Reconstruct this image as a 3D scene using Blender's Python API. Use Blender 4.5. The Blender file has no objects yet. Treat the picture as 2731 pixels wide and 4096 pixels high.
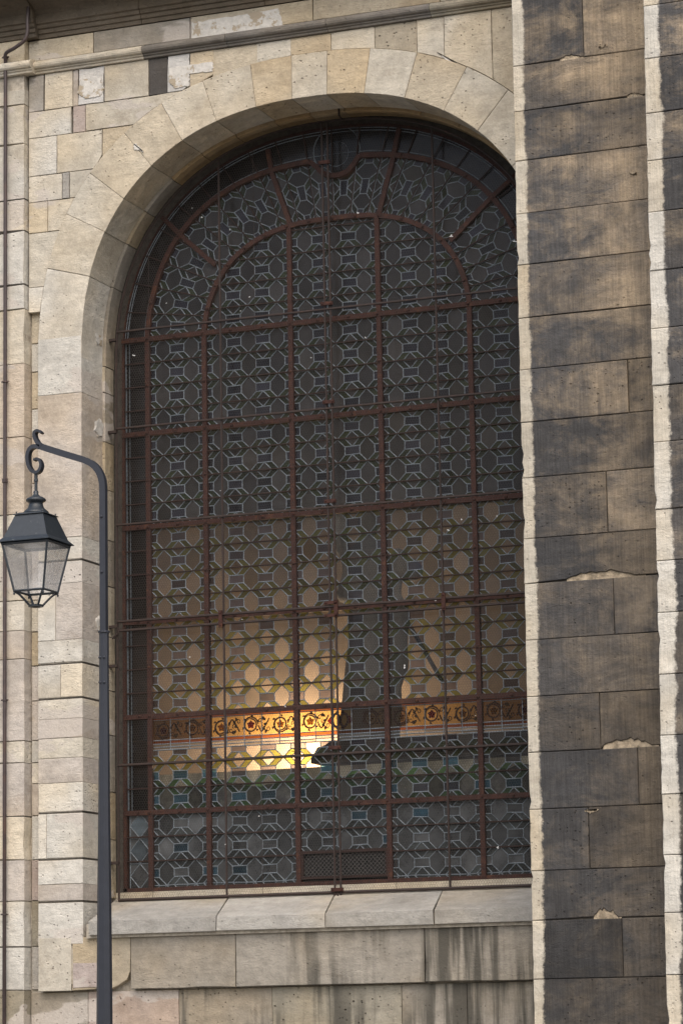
import bpy, bmesh, math, random
import numpy as np
from mathutils import Vector, Matrix

random.seed(7)
SC = bpy.context.scene
COL = SC.collection
R = math.radians

# ------------------------------------------------------------------ camera
CAM = (8.0223, -19.9596, 1.6459)
YAW, PITCH, ROLL = R(20.9742), R(9.8872), R(-1.0555)
FPX = 11866.83                       # focal length in pixels of the 4096 px tall photograph


def cam_axes():
    cy, sy, cp, sp = math.cos(YAW), math.sin(YAW), math.cos(PITCH), math.sin(PITCH)
    f = Vector((-sy * cp, cy * cp, sp)); r = Vector((cy, sy, 0)); u = r.cross(f)
    cr, sr = math.cos(ROLL), math.sin(ROLL)
    return r * cr + u * sr, -r * sr + u * cr, f


AX, AY, AF = cam_axes()
cd = bpy.data.cameras.new('camera'); cam = bpy.data.objects.new('camera', cd); COL.objects.link(cam)
cd.sensor_fit = 'VERTICAL'; cd.sensor_height = 36.0; cd.sensor_width = 24.0
cd.lens = FPX / 4096 * 36.0; cd.clip_start = .5; cd.clip_end = 2000
cam.matrix_world = Matrix(((AX.x, AY.x, -AF.x, CAM[0]), (AX.y, AY.y, -AF.y, CAM[1]), (AX.z, AY.z, -AF.z, CAM[2]), (0, 0, 0, 1)))
SC.camera = cam

# ------------------------------------------------------------------ world, sun, exposure (overcast day)
SUN_EL, SUN_AZ = R(50), R(158)      # azimuth of the sun measured from +Y towards +X
w = bpy.data.worlds.new('World'); SC.world = w; w.use_nodes = True
nt = w.node_tree; nt.nodes.clear()
sky = nt.nodes.new('ShaderNodeTexSky'); sky.sky_type = 'NISHITA'; sky.sun_disc = False
sky.sun_elevation = SUN_EL; sky.sun_rotation = SUN_AZ
sky.air_density = 1.0; sky.dust_density = 4.0; sky.ozone_density = .6
bg = nt.nodes.new('ShaderNodeBackground'); bg.inputs['Strength'].default_value = .12
wo = nt.nodes.new('ShaderNodeOutputWorld')
nt.links.new(sky.outputs[0], bg.inputs[0]); nt.links.new(bg.outputs[0], wo.inputs[0])
sd = bpy.data.lights.new('sun', 'SUN'); sd.energy = 1.3; sd.angle = R(80); sd.color = (1, .97, .925)
sun = bpy.data.objects.new('sun', sd); COL.objects.link(sun)
sdir = Vector((math.sin(SUN_AZ) * math.cos(SUN_EL), math.cos(SUN_AZ) * math.cos(SUN_EL), math.sin(SUN_EL)))
sun.rotation_euler = sdir.to_track_quat('Z', 'Y').to_euler(); sun.location = (0, -10, 30)
SC.view_settings.view_transform = 'Standard'; SC.view_settings.look = 'None'
SC.view_settings.gamma = 1; SC.view_settings.use_curve_mapping = False
SC.view_settings.exposure = 0.88


# ------------------------------------------------------------------ measuring: a point of the photo on the plane y = Y
def at(x, y, Y):
    k = 2731 / 1568
    d = AX * ((x * k - 1365.5) / FPX) - AY * ((y * k - 2048) / FPX) + AF
    t = (Y - CAM[1]) / d.y
    return Vector(CAM) + d * t


def zat(x, y, Y): return at(x, y, Y).z
def xat(x, y, Y): return at(x, y, Y).x


# ------------------------------------------------------------------ object helpers
def mesh_obj(name, verts, faces, mat, parent=None, color=None, smooth=False):
    me = bpy.data.meshes.new(name)
    me.from_pydata([tuple(v) for v in verts], [], faces)
    bm = bmesh.new(); bm.from_mesh(me); bmesh.ops.recalc_face_normals(bm, faces=bm.faces); bm.to_mesh(me); bm.free()
    if mat: me.materials.append(mat)
    if smooth:
        for p in me.polygons: p.use_smooth = True
    o = bpy.data.objects.new(name, me); COL.objects.link(o)
    if color is not None: o.color = color
    if parent: adopt(o, parent)
    return o


def adopt(o, parent):
    """parent o while its mesh stays where it was modelled (world coordinates)"""
    o.parent = parent
    off = Vector((0, 0, 0)); p = parent
    while p: off += p.location; p = p.parent
    o.location = o.location - off


def share(name, me, loc, parent, color=None):
    o = bpy.data.objects.new(name, me); COL.objects.link(o); o.location = loc
    if color is not None: o.color = color
    adopt(o, parent)
    return o


def tag(o, label=None, cat=None, group=None, kind=None):
    if label: o['label'] = label
    if cat: o['category'] = cat
    if group: o['group'] = group
    if kind: o['kind'] = kind
    return o


def thing(name, loc, label, cat, group=None):
    o = bpy.data.objects.new(name, None); COL.objects.link(o); o.location = loc
    o.empty_display_size = .2
    return tag(o, label, cat, group)


class MB:
    """collects shapes into one mesh"""
    def __init__(s): s.v = []; s.f = []

    def add(s, v, f):
        n = len(s.v); s.v += [tuple(q) for q in v]; s.f += [tuple(i + n for i in q) for q in f]; return s

    def box(s, x0, x1, y0, y1, z0, z1):
        v = [(x0, y0, z0), (x1, y0, z0), (x1, y1, z0), (x0, y1, z0), (x0, y0, z1), (x1, y0, z1), (x1, y1, z1), (x0, y1, z1)]
        return s.add(v, [(0, 3, 2, 1), (4, 5, 6, 7), (0, 1, 5, 4), (1, 2, 6, 5), (2, 3, 7, 6), (3, 0, 4, 7)])

    def tube(s, pts, r, n=8, caps=True):
        pts = [Vector(p) for p in pts]; rr = r if isinstance(r, (list, tuple)) else [r] * len(pts)
        rings = []
        for i, p in enumerate(pts):
            a = pts[max(i - 1, 0)]; b = pts[min(i + 1, len(pts) - 1)]
            t = (b - a).normalized()
            ref = Vector((0, 1, 0)) if abs(t.y) < .9 else Vector((1, 0, 0))
            e1 = t.cross(ref).normalized(); e2 = t.cross(e1)
            rings.append([p + e1 * rr[i] * math.cos(2 * math.pi * k / n) + e2 * rr[i] * math.sin(2 * math.pi * k / n) for k in range(n)])
        v = [q for ring in rings for q in ring]; f = []
        for i in range(len(pts) - 1):
            for k in range(n):
                f.append((i * n + k, i * n + (k + 1) % n, (i + 1) * n + (k + 1) % n, (i + 1) * n + k))
        if caps: f += [tuple(range(n)), tuple(range((len(pts) - 1) * n, len(pts) * n))]
        return s.add(v, f)

    def lathe(s, c, prof, n=20):
        v = []; f = []
        for r, z in prof:
            for k in range(n):
                a = 2 * math.pi * k / n; v.append((c[0] + r * math.cos(a), c[1] + r * math.sin(a), c[2] + z))
        for i in range(len(prof) - 1):
            for k in range(n): f.append((i * n + k, i * n + (k + 1) % n, (i + 1) * n + (k + 1) % n, (i + 1) * n + k))
        f += [tuple(range(n)), tuple(range((len(prof) - 1) * n, len(prof) * n))]
        return s.add(v, f)

    def sweep(s, pts, y, wid, dep, close=True):
        """rectangular bar along (x, z) points, wid in the plane, dep along y; wid may be a list"""
        v = []; f = []; n = len(pts)
        for i, (x, z) in enumerate(pts):
            a = pts[max(i - 1, 0)]; b = pts[min(i + 1, n - 1)]
            tx, tz = b[0] - a[0], b[1] - a[1]; l = math.hypot(tx, tz) or 1; nx, nz = -tz / l, tx / l
            h = (wid[i] if isinstance(wid, (list, tuple)) else wid) / 2
            v += [(x + nx * h, y - dep / 2, z + nz * h), (x + nx * h, y + dep / 2, z + nz * h), (x - nx * h, y + dep / 2, z - nz * h), (x - nx * h, y - dep / 2, z - nz * h)]
        for i in range(n - 1):
            for k in range(4): f.append((i * 4 + k, i * 4 + (k + 1) % 4, i * 4 + 4 + (k + 1) % 4, i * 4 + 4 + k))
        f += [(0, 1, 2, 3), tuple(range(4 * n - 4, 4 * n))]
        return s.add(v, f)

    def build(s, name, mat, parent=None, color=None, smooth=False):
        return mesh_obj(name, s.v, s.f, mat, parent, color, smooth)


def rot_poly(poly, a, c):
    ca, sa = math.cos(a), math.sin(a)
    return [(c[0] + (x - c[0]) * ca - (z - c[1]) * sa, c[1] + (x - c[0]) * sa + (z - c[1]) * ca) for x, z in poly]


def catmull(pts, n=6):
    P = [pts[0]] + list(pts) + [pts[-1]]; out = []
    for i in range(1, len(P) - 2):
        for k in range(n):
            t = k / n; a, b, c, d = P[i - 1], P[i], P[i + 1], P[i + 2]
            out.append(tuple(.5 * (2 * b[j] + (c[j] - a[j]) * t + (2 * a[j] - 5 * b[j] + 4 * c[j] - d[j]) * t * t + (3 * b[j] - a[j] - 3 * c[j] + d[j]) * t ** 3) for j in range(len(b))))
    out.append(tuple(pts[-1])); return out


# ------------------------------------------------------------------ materials
def mat(name):
    m = bpy.data.materials.new(name); m.use_nodes = True; t = m.node_tree; t.nodes.clear()
    out = t.nodes.new('ShaderNodeOutputMaterial'); return m, t, out


class N:
    """small node-building helper"""
    def __init__(s, t): s.t = t

    def new(s, typ, **kw):
        n = s.t.nodes.new(typ)
        for k, v in kw.items(): setattr(n, k, v)
        return n

    def link(s, a, b): s.t.links.new(a, b)

    def val(s, sock, v):
        if hasattr(v, 'is_output'): s.link(v, sock)
        else: sock.default_value = v

    def math(s, op, a, b=None, clamp=False):
        n = s.new('ShaderNodeMath', operation=op, use_clamp=clamp); s.val(n.inputs[0], a)
        if b is not None: s.val(n.inputs[1], b)
        return n.outputs[0]

    def mix(s, fac, a, b, mode='MIX'):
        n = s.new('ShaderNodeMix', data_type='RGBA', blend_type=mode); s.val(n.inputs[0], fac)
        s.val(n.inputs[6], a if hasattr(a, 'is_output') else tuple(a) + (1,) * (4 - len(a)))
        s.val(n.inputs[7], b if hasattr(b, 'is_output') else tuple(b) + (1,) * (4 - len(b)))
        return n.outputs[2]

    def coords(s, scale=(1, 1, 1), rand=True):
        g = s.new('ShaderNodeNewGeometry'); pos = g.outputs['Position']
        if rand:
            oi = s.new('ShaderNodeObjectInfo'); m = s.math('MULTIPLY', oi.outputs['Random'], 37.0)
            a = s.new('ShaderNodeVectorMath', operation='ADD'); s.link(pos, a.inputs[0]); s.link(m, a.inputs[1]); pos = a.outputs[0]
        mp = s.new('ShaderNodeVectorMath', operation='MULTIPLY'); s.link(pos, mp.inputs[0]); mp.inputs[1].default_value = scale
        return mp.outputs[0]

    def noise(s, vec, scale, detail=4, rough=.55, dist=0):
        n = s.new('ShaderNodeTexNoise'); s.link(vec, n.inputs['Vector']); n.inputs['Scale'].default_value = scale
        n.inputs['Detail'].default_value = detail; n.inputs['Roughness'].default_value = rough; n.inputs['Distortion'].default_value = dist
        return n.outputs[0]

    def ramp(s, v, a, b, lo=0., hi=1.):
        n = s.new('ShaderNodeMapRange', interpolation_type='SMOOTHSTEP'); s.val(n.inputs[0], v)
        n.inputs[1].default_value = a; n.inputs[2].default_value = b; n.inputs[3].default_value = lo; n.inputs[4].default_value = hi
        return n.outputs[0]

    def pits(s, vec, scale, thr, density):
        v = s.new('ShaderNodeTexVoronoi'); s.link(vec, v.inputs['Vector']); v.inputs['Scale'].default_value = scale
        hole = s.ramp(v.outputs['Distance'], thr, thr * .45)
        sx = s.new('ShaderNodeSeparateColor'); s.link(v.outputs['Color'], sx.inputs[0])
        keep = s.math('LESS_THAN', sx.outputs[0], density)
        return s.math('MULTIPLY', hole, keep)

    def bump(s, h, strength, dist, normal=None):
        b = s.new('ShaderNodeBump'); b.inputs['Strength'].default_value = strength; b.inputs['Distance'].default_value = dist
        s.link(h, b.inputs['Height'])
        if normal: s.link(normal, b.inputs['Normal'])
        return b.outputs[0]


def stone(name, tool='fine', repair=False, streak=False, strip=None):
    """weathered limestone; the block's own colour comes from the object colour (alpha = how pitted it is)"""
    m, t, out = mat(name); n = N(t)
    oi = n.new('ShaderNodeObjectInfo'); base = oi.outputs['Color']
    c = n.coords(); cw = n.coords(rand=False)
    big = n.noise(c, 2.3, 5, .6); fine = n.noise(c, 70, 4, .7); mid = n.noise(c, 14, 5, .65)
    bed = n.noise(n.coords((2.6, 2.6, 15)), 1.6, 6, .7, .5)
    v = n.math('ADD', n.ramp(big, .25, .75, .80, 1.14), n.ramp(fine, .2, .8, -.10, .10))
    v = n.math('MULTIPLY', v, n.ramp(bed, .25, .75, .88, 1.08))
    v = n.math('MULTIPLY', v, n.ramp(mid, .25, .75, .88, 1.10))
    col = n.mix(1.0, base, v, 'MULTIPLY')
    hue = n.noise(c, 1.1, 3, .5)
    col = n.mix(n.ramp(hue, .38, .70, 0, .62), col, n.mix(1.0, col, (1.02, .89, .69), 'MULTIPLY'))
    ys = n.ramp(n.noise(cw, 3.1, 5, .7, .6), .54, .76, 0, .58)
    col = n.mix(ys, col, n.mix(1.0, col, (.62, .58, .54), 'MULTIPLY'))
    if repair:
        # thin sharp-edged patches of old lime render and pink repair mortar
        rn = n.noise(n.coords((.8, .8, 2.0), rand=False), 1.5, 4, .5, .2)
        col = n.mix(n.math('MULTIPLY', n.ramp(rn, .575, .60), .7), col, n.mix(1.0, (.445, .40, .352), n.ramp(fine, .2, .8, .9, 1.1), 'MULTIPLY'))
    h = n.math('ADD', n.math('MULTIPLY', fine, .5), n.math('MULTIPLY', mid, .8))
    if tool == 'comb':
        tl = n.noise(n.coords((70, 70, 3.0)), 1.0, 3, .6)
        h = n.math('ADD', h, n.math('MULTIPLY', tl, .9)); col = n.mix(1.0, col, n.ramp(tl, .25, .75, .95, 1.04), 'MULTIPLY')
    else:
        h = n.math('ADD', h, n.math('MULTIPLY', bed, .22))
    if strip:
        # black gypsum crust where rain does not wash the face, clean stone along the washed arris
        x0, wdt = strip
        sp = n.new('ShaderNodeSeparateXYZ'); g = n.new('ShaderNodeNewGeometry'); n.link(g.outputs['Position'], sp.inputs[0])
        cz = n.coords((.0, .0, 1), rand=False)
        wob = n.math('MULTIPLY', n.math('SUBTRACT', n.noise(cz, .8, 4, .55), .5), wdt * 1.3)
        wob = n.math('ADD', wob, n.math('MULTIPLY', n.math('SUBTRACT', n.noise(cw, 13, 6, .78), .5), .085))
        lean = n.math('MULTIPLY', n.math('SUBTRACT', sp.outputs[2], 5.0), strip_lean.get(name, 0.0))
        xx = n.math('SUBTRACT', n.math('SUBTRACT', n.math('SUBTRACT', sp.outputs[0], x0), lean), wob)
        crust = n.ramp(xx, wdt - .008, wdt + .016)
        cb = n.noise(n.coords((1.3, 1.3, 2.3)), 1.6, 8, .74, .4)
        thin = n.ramp(n.math('ADD', cb, n.ramp(xx, wdt, wdt + .9, -.10, .09)), .30, .72)
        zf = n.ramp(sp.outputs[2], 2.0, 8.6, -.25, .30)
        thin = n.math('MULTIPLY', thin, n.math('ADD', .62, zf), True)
        drip = n.noise(n.coords((7, 7, .45), rand=False), 1.0, 5, .65)
        thin = n.math('MULTIPLY', thin, n.ramp(drip, .3, .7, .6, 1.2), True)
        thin = n.math('ADD', thin, n.ramp(n.math('FRACT', n.math('MULTIPLY', oi.outputs['Random'], 7.31)), 0, 1, -.09, .09), True)
        cc = n.mix(thin, (.064, .062, .061), (.35, .272, .182))
        cc = n.mix(n.ramp(drip, .58, .74, 0, .5), cc, (.045, .045, .046))
        cc = n.mix(n.ramp(n.noise(n.coords((1, 1, 2.2), rand=False), .9, 4, .6), .52, .68, 0, .5), cc, (.058, .058, .060))
        cc = n.mix(1.0, cc, n.ramp(oi.outputs['Random'], 0, 1, .84, 1.16), 'MULTIPLY')
        cc = n.mix(1.0, cc, n.math('MULTIPLY', v, 1.0), 'MULTIPLY')
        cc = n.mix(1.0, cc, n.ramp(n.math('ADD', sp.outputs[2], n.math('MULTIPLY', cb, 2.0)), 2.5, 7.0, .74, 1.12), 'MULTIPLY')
        if tool == 'comb': cc = n.mix(1.0, cc, n.ramp(tl, .25, .75, .86, 1.14), 'MULTIPLY')
        col = n.mix(crust, col, cc)
    if streak:
        st = n.noise(n.coords((9, 9, .55), rand=False), 1.0, 4, .6)
        area = n.ramp(n.noise(n.coords((1, 1, .5), rand=False), 1.25, 3, .5), .33, .52)
        col = n.mix(n.math('MULTIPLY', n.ramp(st, .42, .58, 0, .92), area), col, (.068, .063, .052))
    pa = oi.outputs['Alpha']
    p1 = n.pits(n.coords((1, 1, 1.3)), 17, .18, .26); p2 = n.pits(c, 36, .26, .36)
    cl = n.ramp(n.noise(c, 3.0, 3, .6), .42, .62)
    p = n.math('MULTIPLY', n.math('MAXIMUM', n.math('MULTIPLY', p1, n.ramp(n.noise(c, 1.6, 3, .6), .38, .56, .15, 1)), n.math('MULTIPLY', p2, cl)), pa)
    col = n.mix(n.math('MULTIPLY', p, .9), col, n.mix(1.0, col, (.20, .18, .16), 'MULTIPLY'))
    h = n.math('SUBTRACT', h, n.math('MULTIPLY', p, 2.2))
    b = n.new('ShaderNodeBsdfPrincipled'); n.link(col, b.inputs['Base Color'])
    b.inputs['Roughness'].default_value = .92; b.inputs['Specular IOR Level'].default_value = .15
    h = n.math('ADD', h, n.math('MULTIPLY', n.math('MULTIPLY', n.noise(n.coords((1, 1, 2.6)), 19, 6, .72, .8), n.ramp(big, .42, .62)), 1.5))
    n.link(n.bump(h, .8, .009), b.inputs['Normal'])
    n.link(b.outputs[0], out.inputs[0]); return m


def plain(name, col, rough=.7, metal=0., nscale=40, var=.25, bump=.4, bd=.002, col2=None, c2=(.5, .7), spec=.4):
    m, t, out = mat(name); n = N(t); c = n.coords()
    a = n.noise(c, nscale, 5, .65)
    cc = n.mix(1.0, tuple(col), n.ramp(a, .25, .75, 1 - var, 1 + var), 'MULTIPLY')
    if col2: cc = n.mix(n.ramp(n.noise(c, nscale * .35, 5, .7), c2[0], c2[1]), cc, tuple(col2))
    b = n.new('ShaderNodeBsdfPrincipled'); n.link(cc, b.inputs['Base Color'])
    b.inputs['Roughness'].default_value = rough; b.inputs['Metallic'].default_value = metal
    b.inputs['Specular IOR Level'].default_value = spec
    if bump: n.link(n.bump(a, bump, bd), b.inputs['Normal'])
    n.link(b.outputs[0], out.inputs[0]); return m


def glass(name, tint, dust, fac, island=False, var=.3, rough=.16, dirt=0.0, gloss=.42):
    """old leaded glass: tinted see-through sheet with a dusty, slightly wavy face"""
    m, t, out = mat(name); n = N(t)
    if island: g = n.new('ShaderNodeNewGeometry'); rnd = g.outputs['Random Per Island']
    else: oi = n.new('ShaderNodeObjectInfo'); rnd = oi.outputs['Random']
    c = n.coords(rand=False)
    k = n.ramp(rnd, 0, 1, 1 - var, 1 + var * .6)
    tc = n.mix(1.0, tuple(tint), k, 'MULTIPLY')
    grain = n.noise(c, 160, 3, .6)
    tc = n.mix(1.0, tc, n.ramp(grain, .3, .7, .80, 1.10), 'MULTIPLY')
    tr = n.new('ShaderNodeBsdfTransparent'); n.link(tc, tr.inputs[0])
    di = n.new('ShaderNodeBsdfDiffuse')
    dm = n.noise(c, 5.5, 5, .7)
    dc = n.mix(1.0, tuple(dust), n.math('MULTIPLY', n.ramp(dm, .25, .75, .72, 1.25), n.ramp(rnd, 0, 1, .55, 1.5)), 'MULTIPLY')
    n.link(dc, di.inputs[0])
    f = n.math('MULTIPLY', n.ramp(dm, .3, .75, .75, 1.25), fac)
    if dirt: f = n.math('ADD', f, n.ramp(n.noise(c, 2.4, 6, .7), .45, .7, 0, dirt))
    mx = n.new('ShaderNodeMixShader'); n.link(f, mx.inputs[0]); n.link(tr.outputs[0], mx.inputs[1]); n.link(di.outputs[0], mx.inputs[2])
    gl = n.new('ShaderNodeBsdfGlossy'); gl.inputs['Roughness'].default_value = rough; gl.inputs['Color'].default_value = (1, 1, 1, 1)
    bn = n.bump(n.math('ADD', n.noise(c, 45, 2, .5), n.math('MULTIPLY', rnd, 1.0)), .25, .002); n.link(bn, gl.inputs['Normal'])
    lw = n.new('ShaderNodeFresnel'); lw.inputs[0].default_value = 1.45; n.link(bn, lw.inputs['Normal'])
    m2 = n.new('ShaderNodeMixShader'); n.link(n.math('MULTIPLY', lw.outputs[0], gloss), m2.inputs[0]); n.link(mx.outputs[0], m2.inputs[1]); n.link(gl.outputs[0], m2.inputs[2])
    n.link(m2.outputs[0], out.inputs[0]); return m


def emit(name, col, s):
    m, t, out = mat(name); e = t.nodes.new('ShaderNodeEmission'); e.inputs[0].default_value = tuple(col) + (1,); e.inputs[1].default_value = s
    t.links.new(e.outputs[0], out.inputs[0]); return m


BA_X, BB_X = 2.160, 3.229            # left arrises of the two buttress steps
strip_lean = {'crusted_limestone': .0067, 'crusted_limestone_front': .0136}
M = dict(
    stone=stone('weathered_limestone', repair=True), plainstone=stone('bare_limestone'), streak=stone('streaked_limestone', streak=True),
    but=stone('crusted_limestone', tool='comb', strip=(BA_X, .078)),
    butb=stone('crusted_limestone_front', tool='comb', strip=(BB_X, .105)),
    mortar=plain('lime_mortar', (.36, .32, .26), .95, nscale=30, var=.3, spec=.1),
    dmortar=plain('dark_mortar', (.06, .053, .045), .95, nscale=30, var=.35, spec=.1),
    iron=plain('rusty_red_iron', (.038, .0135, .009), .75, nscale=45, var=.5, bump=.5, col2=(.080, .030, .014), c2=(.54, .68), spec=.3),
    bar=plain('brown_iron_bar', (.026, .013, .010), .8, nscale=120, var=.4, bump=.5, spec=.3),
    rod=plain('dark_iron_rod', (.024, .015, .012), .7, nscale=150, var=.4, bump=.5, col2=(.05, .028, .02), spec=.4),
    ventwire=plain('galvanised_wire', (.09, .083, .077), .5, nscale=20, var=.3, bump=0, spec=.4),
    wire=plain('netting_wire', (.042, .036, .031), .6, nscale=20, var=.3, bump=0, spec=.4),
    lead=plain('lead_came', (.185, .215, .24), .5, .1, nscale=60, var=.3, bump=.2, spec=.5),
    clear=glass('clear_cathedral_glass', (.80, .76, .72), (.043, .042, .043), .36),
    blue=glass('slate_lilac_glass', (.34, .31, .33), (.022, .023, .034), .42, var=.45),
    dblue=glass('blue_glass', (.10, .24, .34), (.022, .055, .080), .5, var=.5),
    green=glass('olive_green_glass', (.40, .41, .10), (.020, .030, .012), .40, island=True, var=.4),
    mgreen=glass('bottle_green_glass', (.22, .42, .14), (.016, .040, .018), .40, island=True, var=.5),
    tri=glass('clear_small_glass', (.74, .69, .64), (.032, .030, .029), .36, island=True, var=.3),
    dusty=glass('dust_caked_glass', (.42, .42, .42), (.062, .065, .067), .62, dirt=.3, rough=.3),
    dusty_i=glass('dust_caked_small_glass', (.38, .42, .40), (.038, .043, .043), .62, island=True, dirt=.3, rough=.3),
    border=glass('dark_painted_glass', (.10, .09, .08), (.014, .013, .013), .7, var=.4),
    amber=glass('amber_glass', (.66, .46, .18), (.026, .021, .012), .24, var=.25),
    amberd=glass('unlit_amber_glass', (.34, .20, .075), (.035, .025, .016), .4, var=.35),  # darker amber copy: missing lamplight, with some grime, put into the tint
    orange=glass('orange_glass', (.46, .14, .02), (.035, .014, .009), .4, var=.25),
    white=glass('white_strip_glass', (.70, .66, .60), (.10, .10, .10), .45),
    pale=glass('pale_blue_glass', (.35, .42, .46), (.13, .165, .19), .7),
    paint=plain('brown_glass_paint', (.018, .010, .007), .8, nscale=30, var=.3, bump=0, spec=.1),
    redpaint=glass('red_rose_glass', (.45, .05, .02), (.06, .012, .01), .4),
    goldpaint=glass('gold_leaf_glass', (.75, .42, .03), (.10, .06, .01), .35),
    lampmetal=plain('blue_grey_lamp_paint', (.017, .022, .027), .45, nscale=40, var=.2, bump=.15, col2=(.075, .082, .082), c2=(.62, .68), spec=.5),
    post=plain('slate_post_paint', (.017, .019, .026), .45, nscale=18, var=.12, bump=.25, bd=.001, spec=.5),
    lampglass=glass('lantern_glass', (.92, .92, .92), (.80, .79, .77), .24, rough=.10, var=.05),
    pipe=plain('painted_brown_pipe', (.050, .036, .034), .5, nscale=12, var=.2, bump=.2, col2=(.075, .045, .035)),
    gloom=plain('grey_stone_vault', (.13, .12, .11), .95, nscale=3, var=.2, bump=.2, spec=.1),
    room=plain('cream_plaster', (.36, .295, .235), .9, nscale=3, var=.08, bump=.2, spec=.1),
    parapet=plain('dusty_inner_sill', (.24, .245, .225), .95, nscale=6, var=.35, bump=.3, col2=(.055, .058, .055), c2=(.42, .56), spec=.1),
    daylit=plain('daylit_plaster', (.80, .80, .75), .95, nscale=14, var=.3, bump=.3, spec=.1),
    statue=plain('grey_plaster_statue', (.30, .30, .31), .8, nscale=8, var=.12, bump=.2),
    darkwood=plain('dark_oak', (.045, .032, .024), .6, nscale=10, var=.3),
    bulb=emit('lit_bulb', (1, .72, .40), 60),
    pave=plain('granite_paving', (.33, .32, .30), .85, nscale=8, var=.2, bump=.3, bd=.004),
    road=plain('asphalt', (.06, .06, .062), .9, nscale=60, var=.3, bump=.4, bd=.004),
    spall=plain('fresh_broken_limestone', (.30, .245, .175), .95, nscale=16, var=.55, bump=1.0, bd=.02, spec=.1),
    patch=plain('white_lime_patch', (.50, .475, .43), .95, nscale=22, var=.18, bump=.8, bd=.01, col2=(.34, .285, .21), c2=(.52, .57), spec=.1),
    feather=plain('white_down', (.55, .55, .54), .9, nscale=20, var=.1, bump=0),
    black=plain('unlit_void', (.006, .006, .006), .95, bump=0),
)

# ------------------------------------------------------------------ the setting: ground
Y_SUR, Y_REC, Y_PIL, Y_SPA = -.56, -.50, -.605, -.545     # face planes: window surround, wall, pilaster, spandrel
mesh_obj('pavement', [(-60, -5.5, 0), (60, -5.5, 0), (60, .5, 0), (-60, .5, 0), (-60, -5.5, -.3), (60, -5.5, -.3)], [(0, 1, 2, 3), (4, 5, 1, 0)], M['pave'])['kind'] = 'structure'
mesh_obj('road', [(-600, -600, -.13), (600, -600, -.13), (600, 600, -.13), (-600, 600, -.13)], [(0, 1, 2, 3)], M['road'])['kind'] = 'structure'


# ------------------------------------------------------------------ arches (flattened basket-handle curve)
CX, ZS = .365, 6.60


def arch(a, b, n, k, full=True):
    """k+1 points from the left springing over the crown to the right springing"""
    P = []
    for i in range(k + 1):
        t = math.pi * (1 - i / k); c, s_ = math.cos(t), math.sin(t)
        P.append((CX + a * math.copysign(abs(c) ** (2 / n), c), ZS + b * abs(s_) ** (2 / n)))
    return P


def resample(P, k):
    L = [0]
    for p, q in zip(P, P[1:]): L.append(L[-1] + math.hypot(q[0] - p[0], q[1] - p[1]))
    out = []; j = 0
    for i in range(k + 1):
        s = L[-1] * i / k
        while j < len(L) - 2 and L[j + 1] < s: j += 1
        u = (s - L[j]) / (L[j + 1] - L[j] or 1); out.append((P[j][0] + (P[j + 1][0] - P[j][0]) * u, P[j][1] + (P[j + 1][1] - P[j][1]) * u))
    return out


A_IN, B_IN, N_IN = 1.822, 1.765, 2.3
A_EX, B_EX, N_EX = 2.185, 2.10, 2.3


def arch_z(x, a, b, n):
    u = abs(x - CX) / a
    return ZS + b * max(0, 1 - u ** n) ** (1 / n) if u < 1 else ZS


def arch_x(z, a, b, n, side=-1):
    if z <= ZS: return CX + side * a
    u = (z - ZS) / b
    return CX + side * a * max(0, 1 - u ** n) ** (1 / n) if u < 1 else CX


def ring_prism(name, inner, outer, y0, y1, m, parent):
    k = len(inner); v = []; f = []
    for p, q in zip(inner, outer): v += [(p[0], y0, p[1]), (q[0], y0, q[1]), (q[0], y1, q[1]), (p[0], y1, p[1])]
    for i in range(k - 1):
        for j in range(4): f.append((i * 4 + j, i * 4 + (j + 1) % 4, i * 4 + 4 + (j + 1) % 4, i * 4 + 4 + j))
    f += [(0, 1, 2, 3), tuple(range(4 * k - 4, 4 * k))]
    return mesh_obj(name, v, f, m, parent)


# ------------------------------------------------------------------ stone blocks
def area(P): return .5 * sum(P[i][0] * P[(i + 1) % len(P)][1] - P[(i + 1) % len(P)][0] * P[i][1] for i in range(len(P)))


def inset(P, g):
    n = len(P); out = []
    for i in range(n):
        a, b, c = P[i - 1], P[i], P[(i + 1) % n]
        e1 = (b[0] - a[0], b[1] - a[1]); e2 = (c[0] - b[0], c[1] - b[1])
        l1 = math.hypot(*e1) or 1e-6; l2 = math.hypot(*e2) or 1e-6
        n1 = (-e1[1] / l1, e1[0] / l1); n2 = (-e2[1] / l2, e2[0] / l2)
        d = 1 + n1[0] * n2[0] + n1[1] * n2[1]; d = max(d, .35)
        out.append((b[0] + (n1[0] + n2[0]) * g / d, b[1] + (n1[1] + n2[1]) * g / d))
    return out


def rough_poly(P, step, jit):
    out = []
    n = len(P)
    for i in range(n):
        a, b = P[i], P[(i + 1) % n]; L = math.hypot(b[0] - a[0], b[1] - a[1]); k = max(1, min(6, int(L / step)))
        nx, nz = -(b[1] - a[1]) / (L or 1), (b[0] - a[0]) / (L or 1)
        for j in range(k):
            t = j / k; e = abs(random.gauss(0, jit)) if j else jit * random.random() * 1.5
            out.append((a[0] + (b[0] - a[0]) * t + nx * e, a[1] + (b[1] - a[1]) * t + nz * e))
    return out


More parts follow.
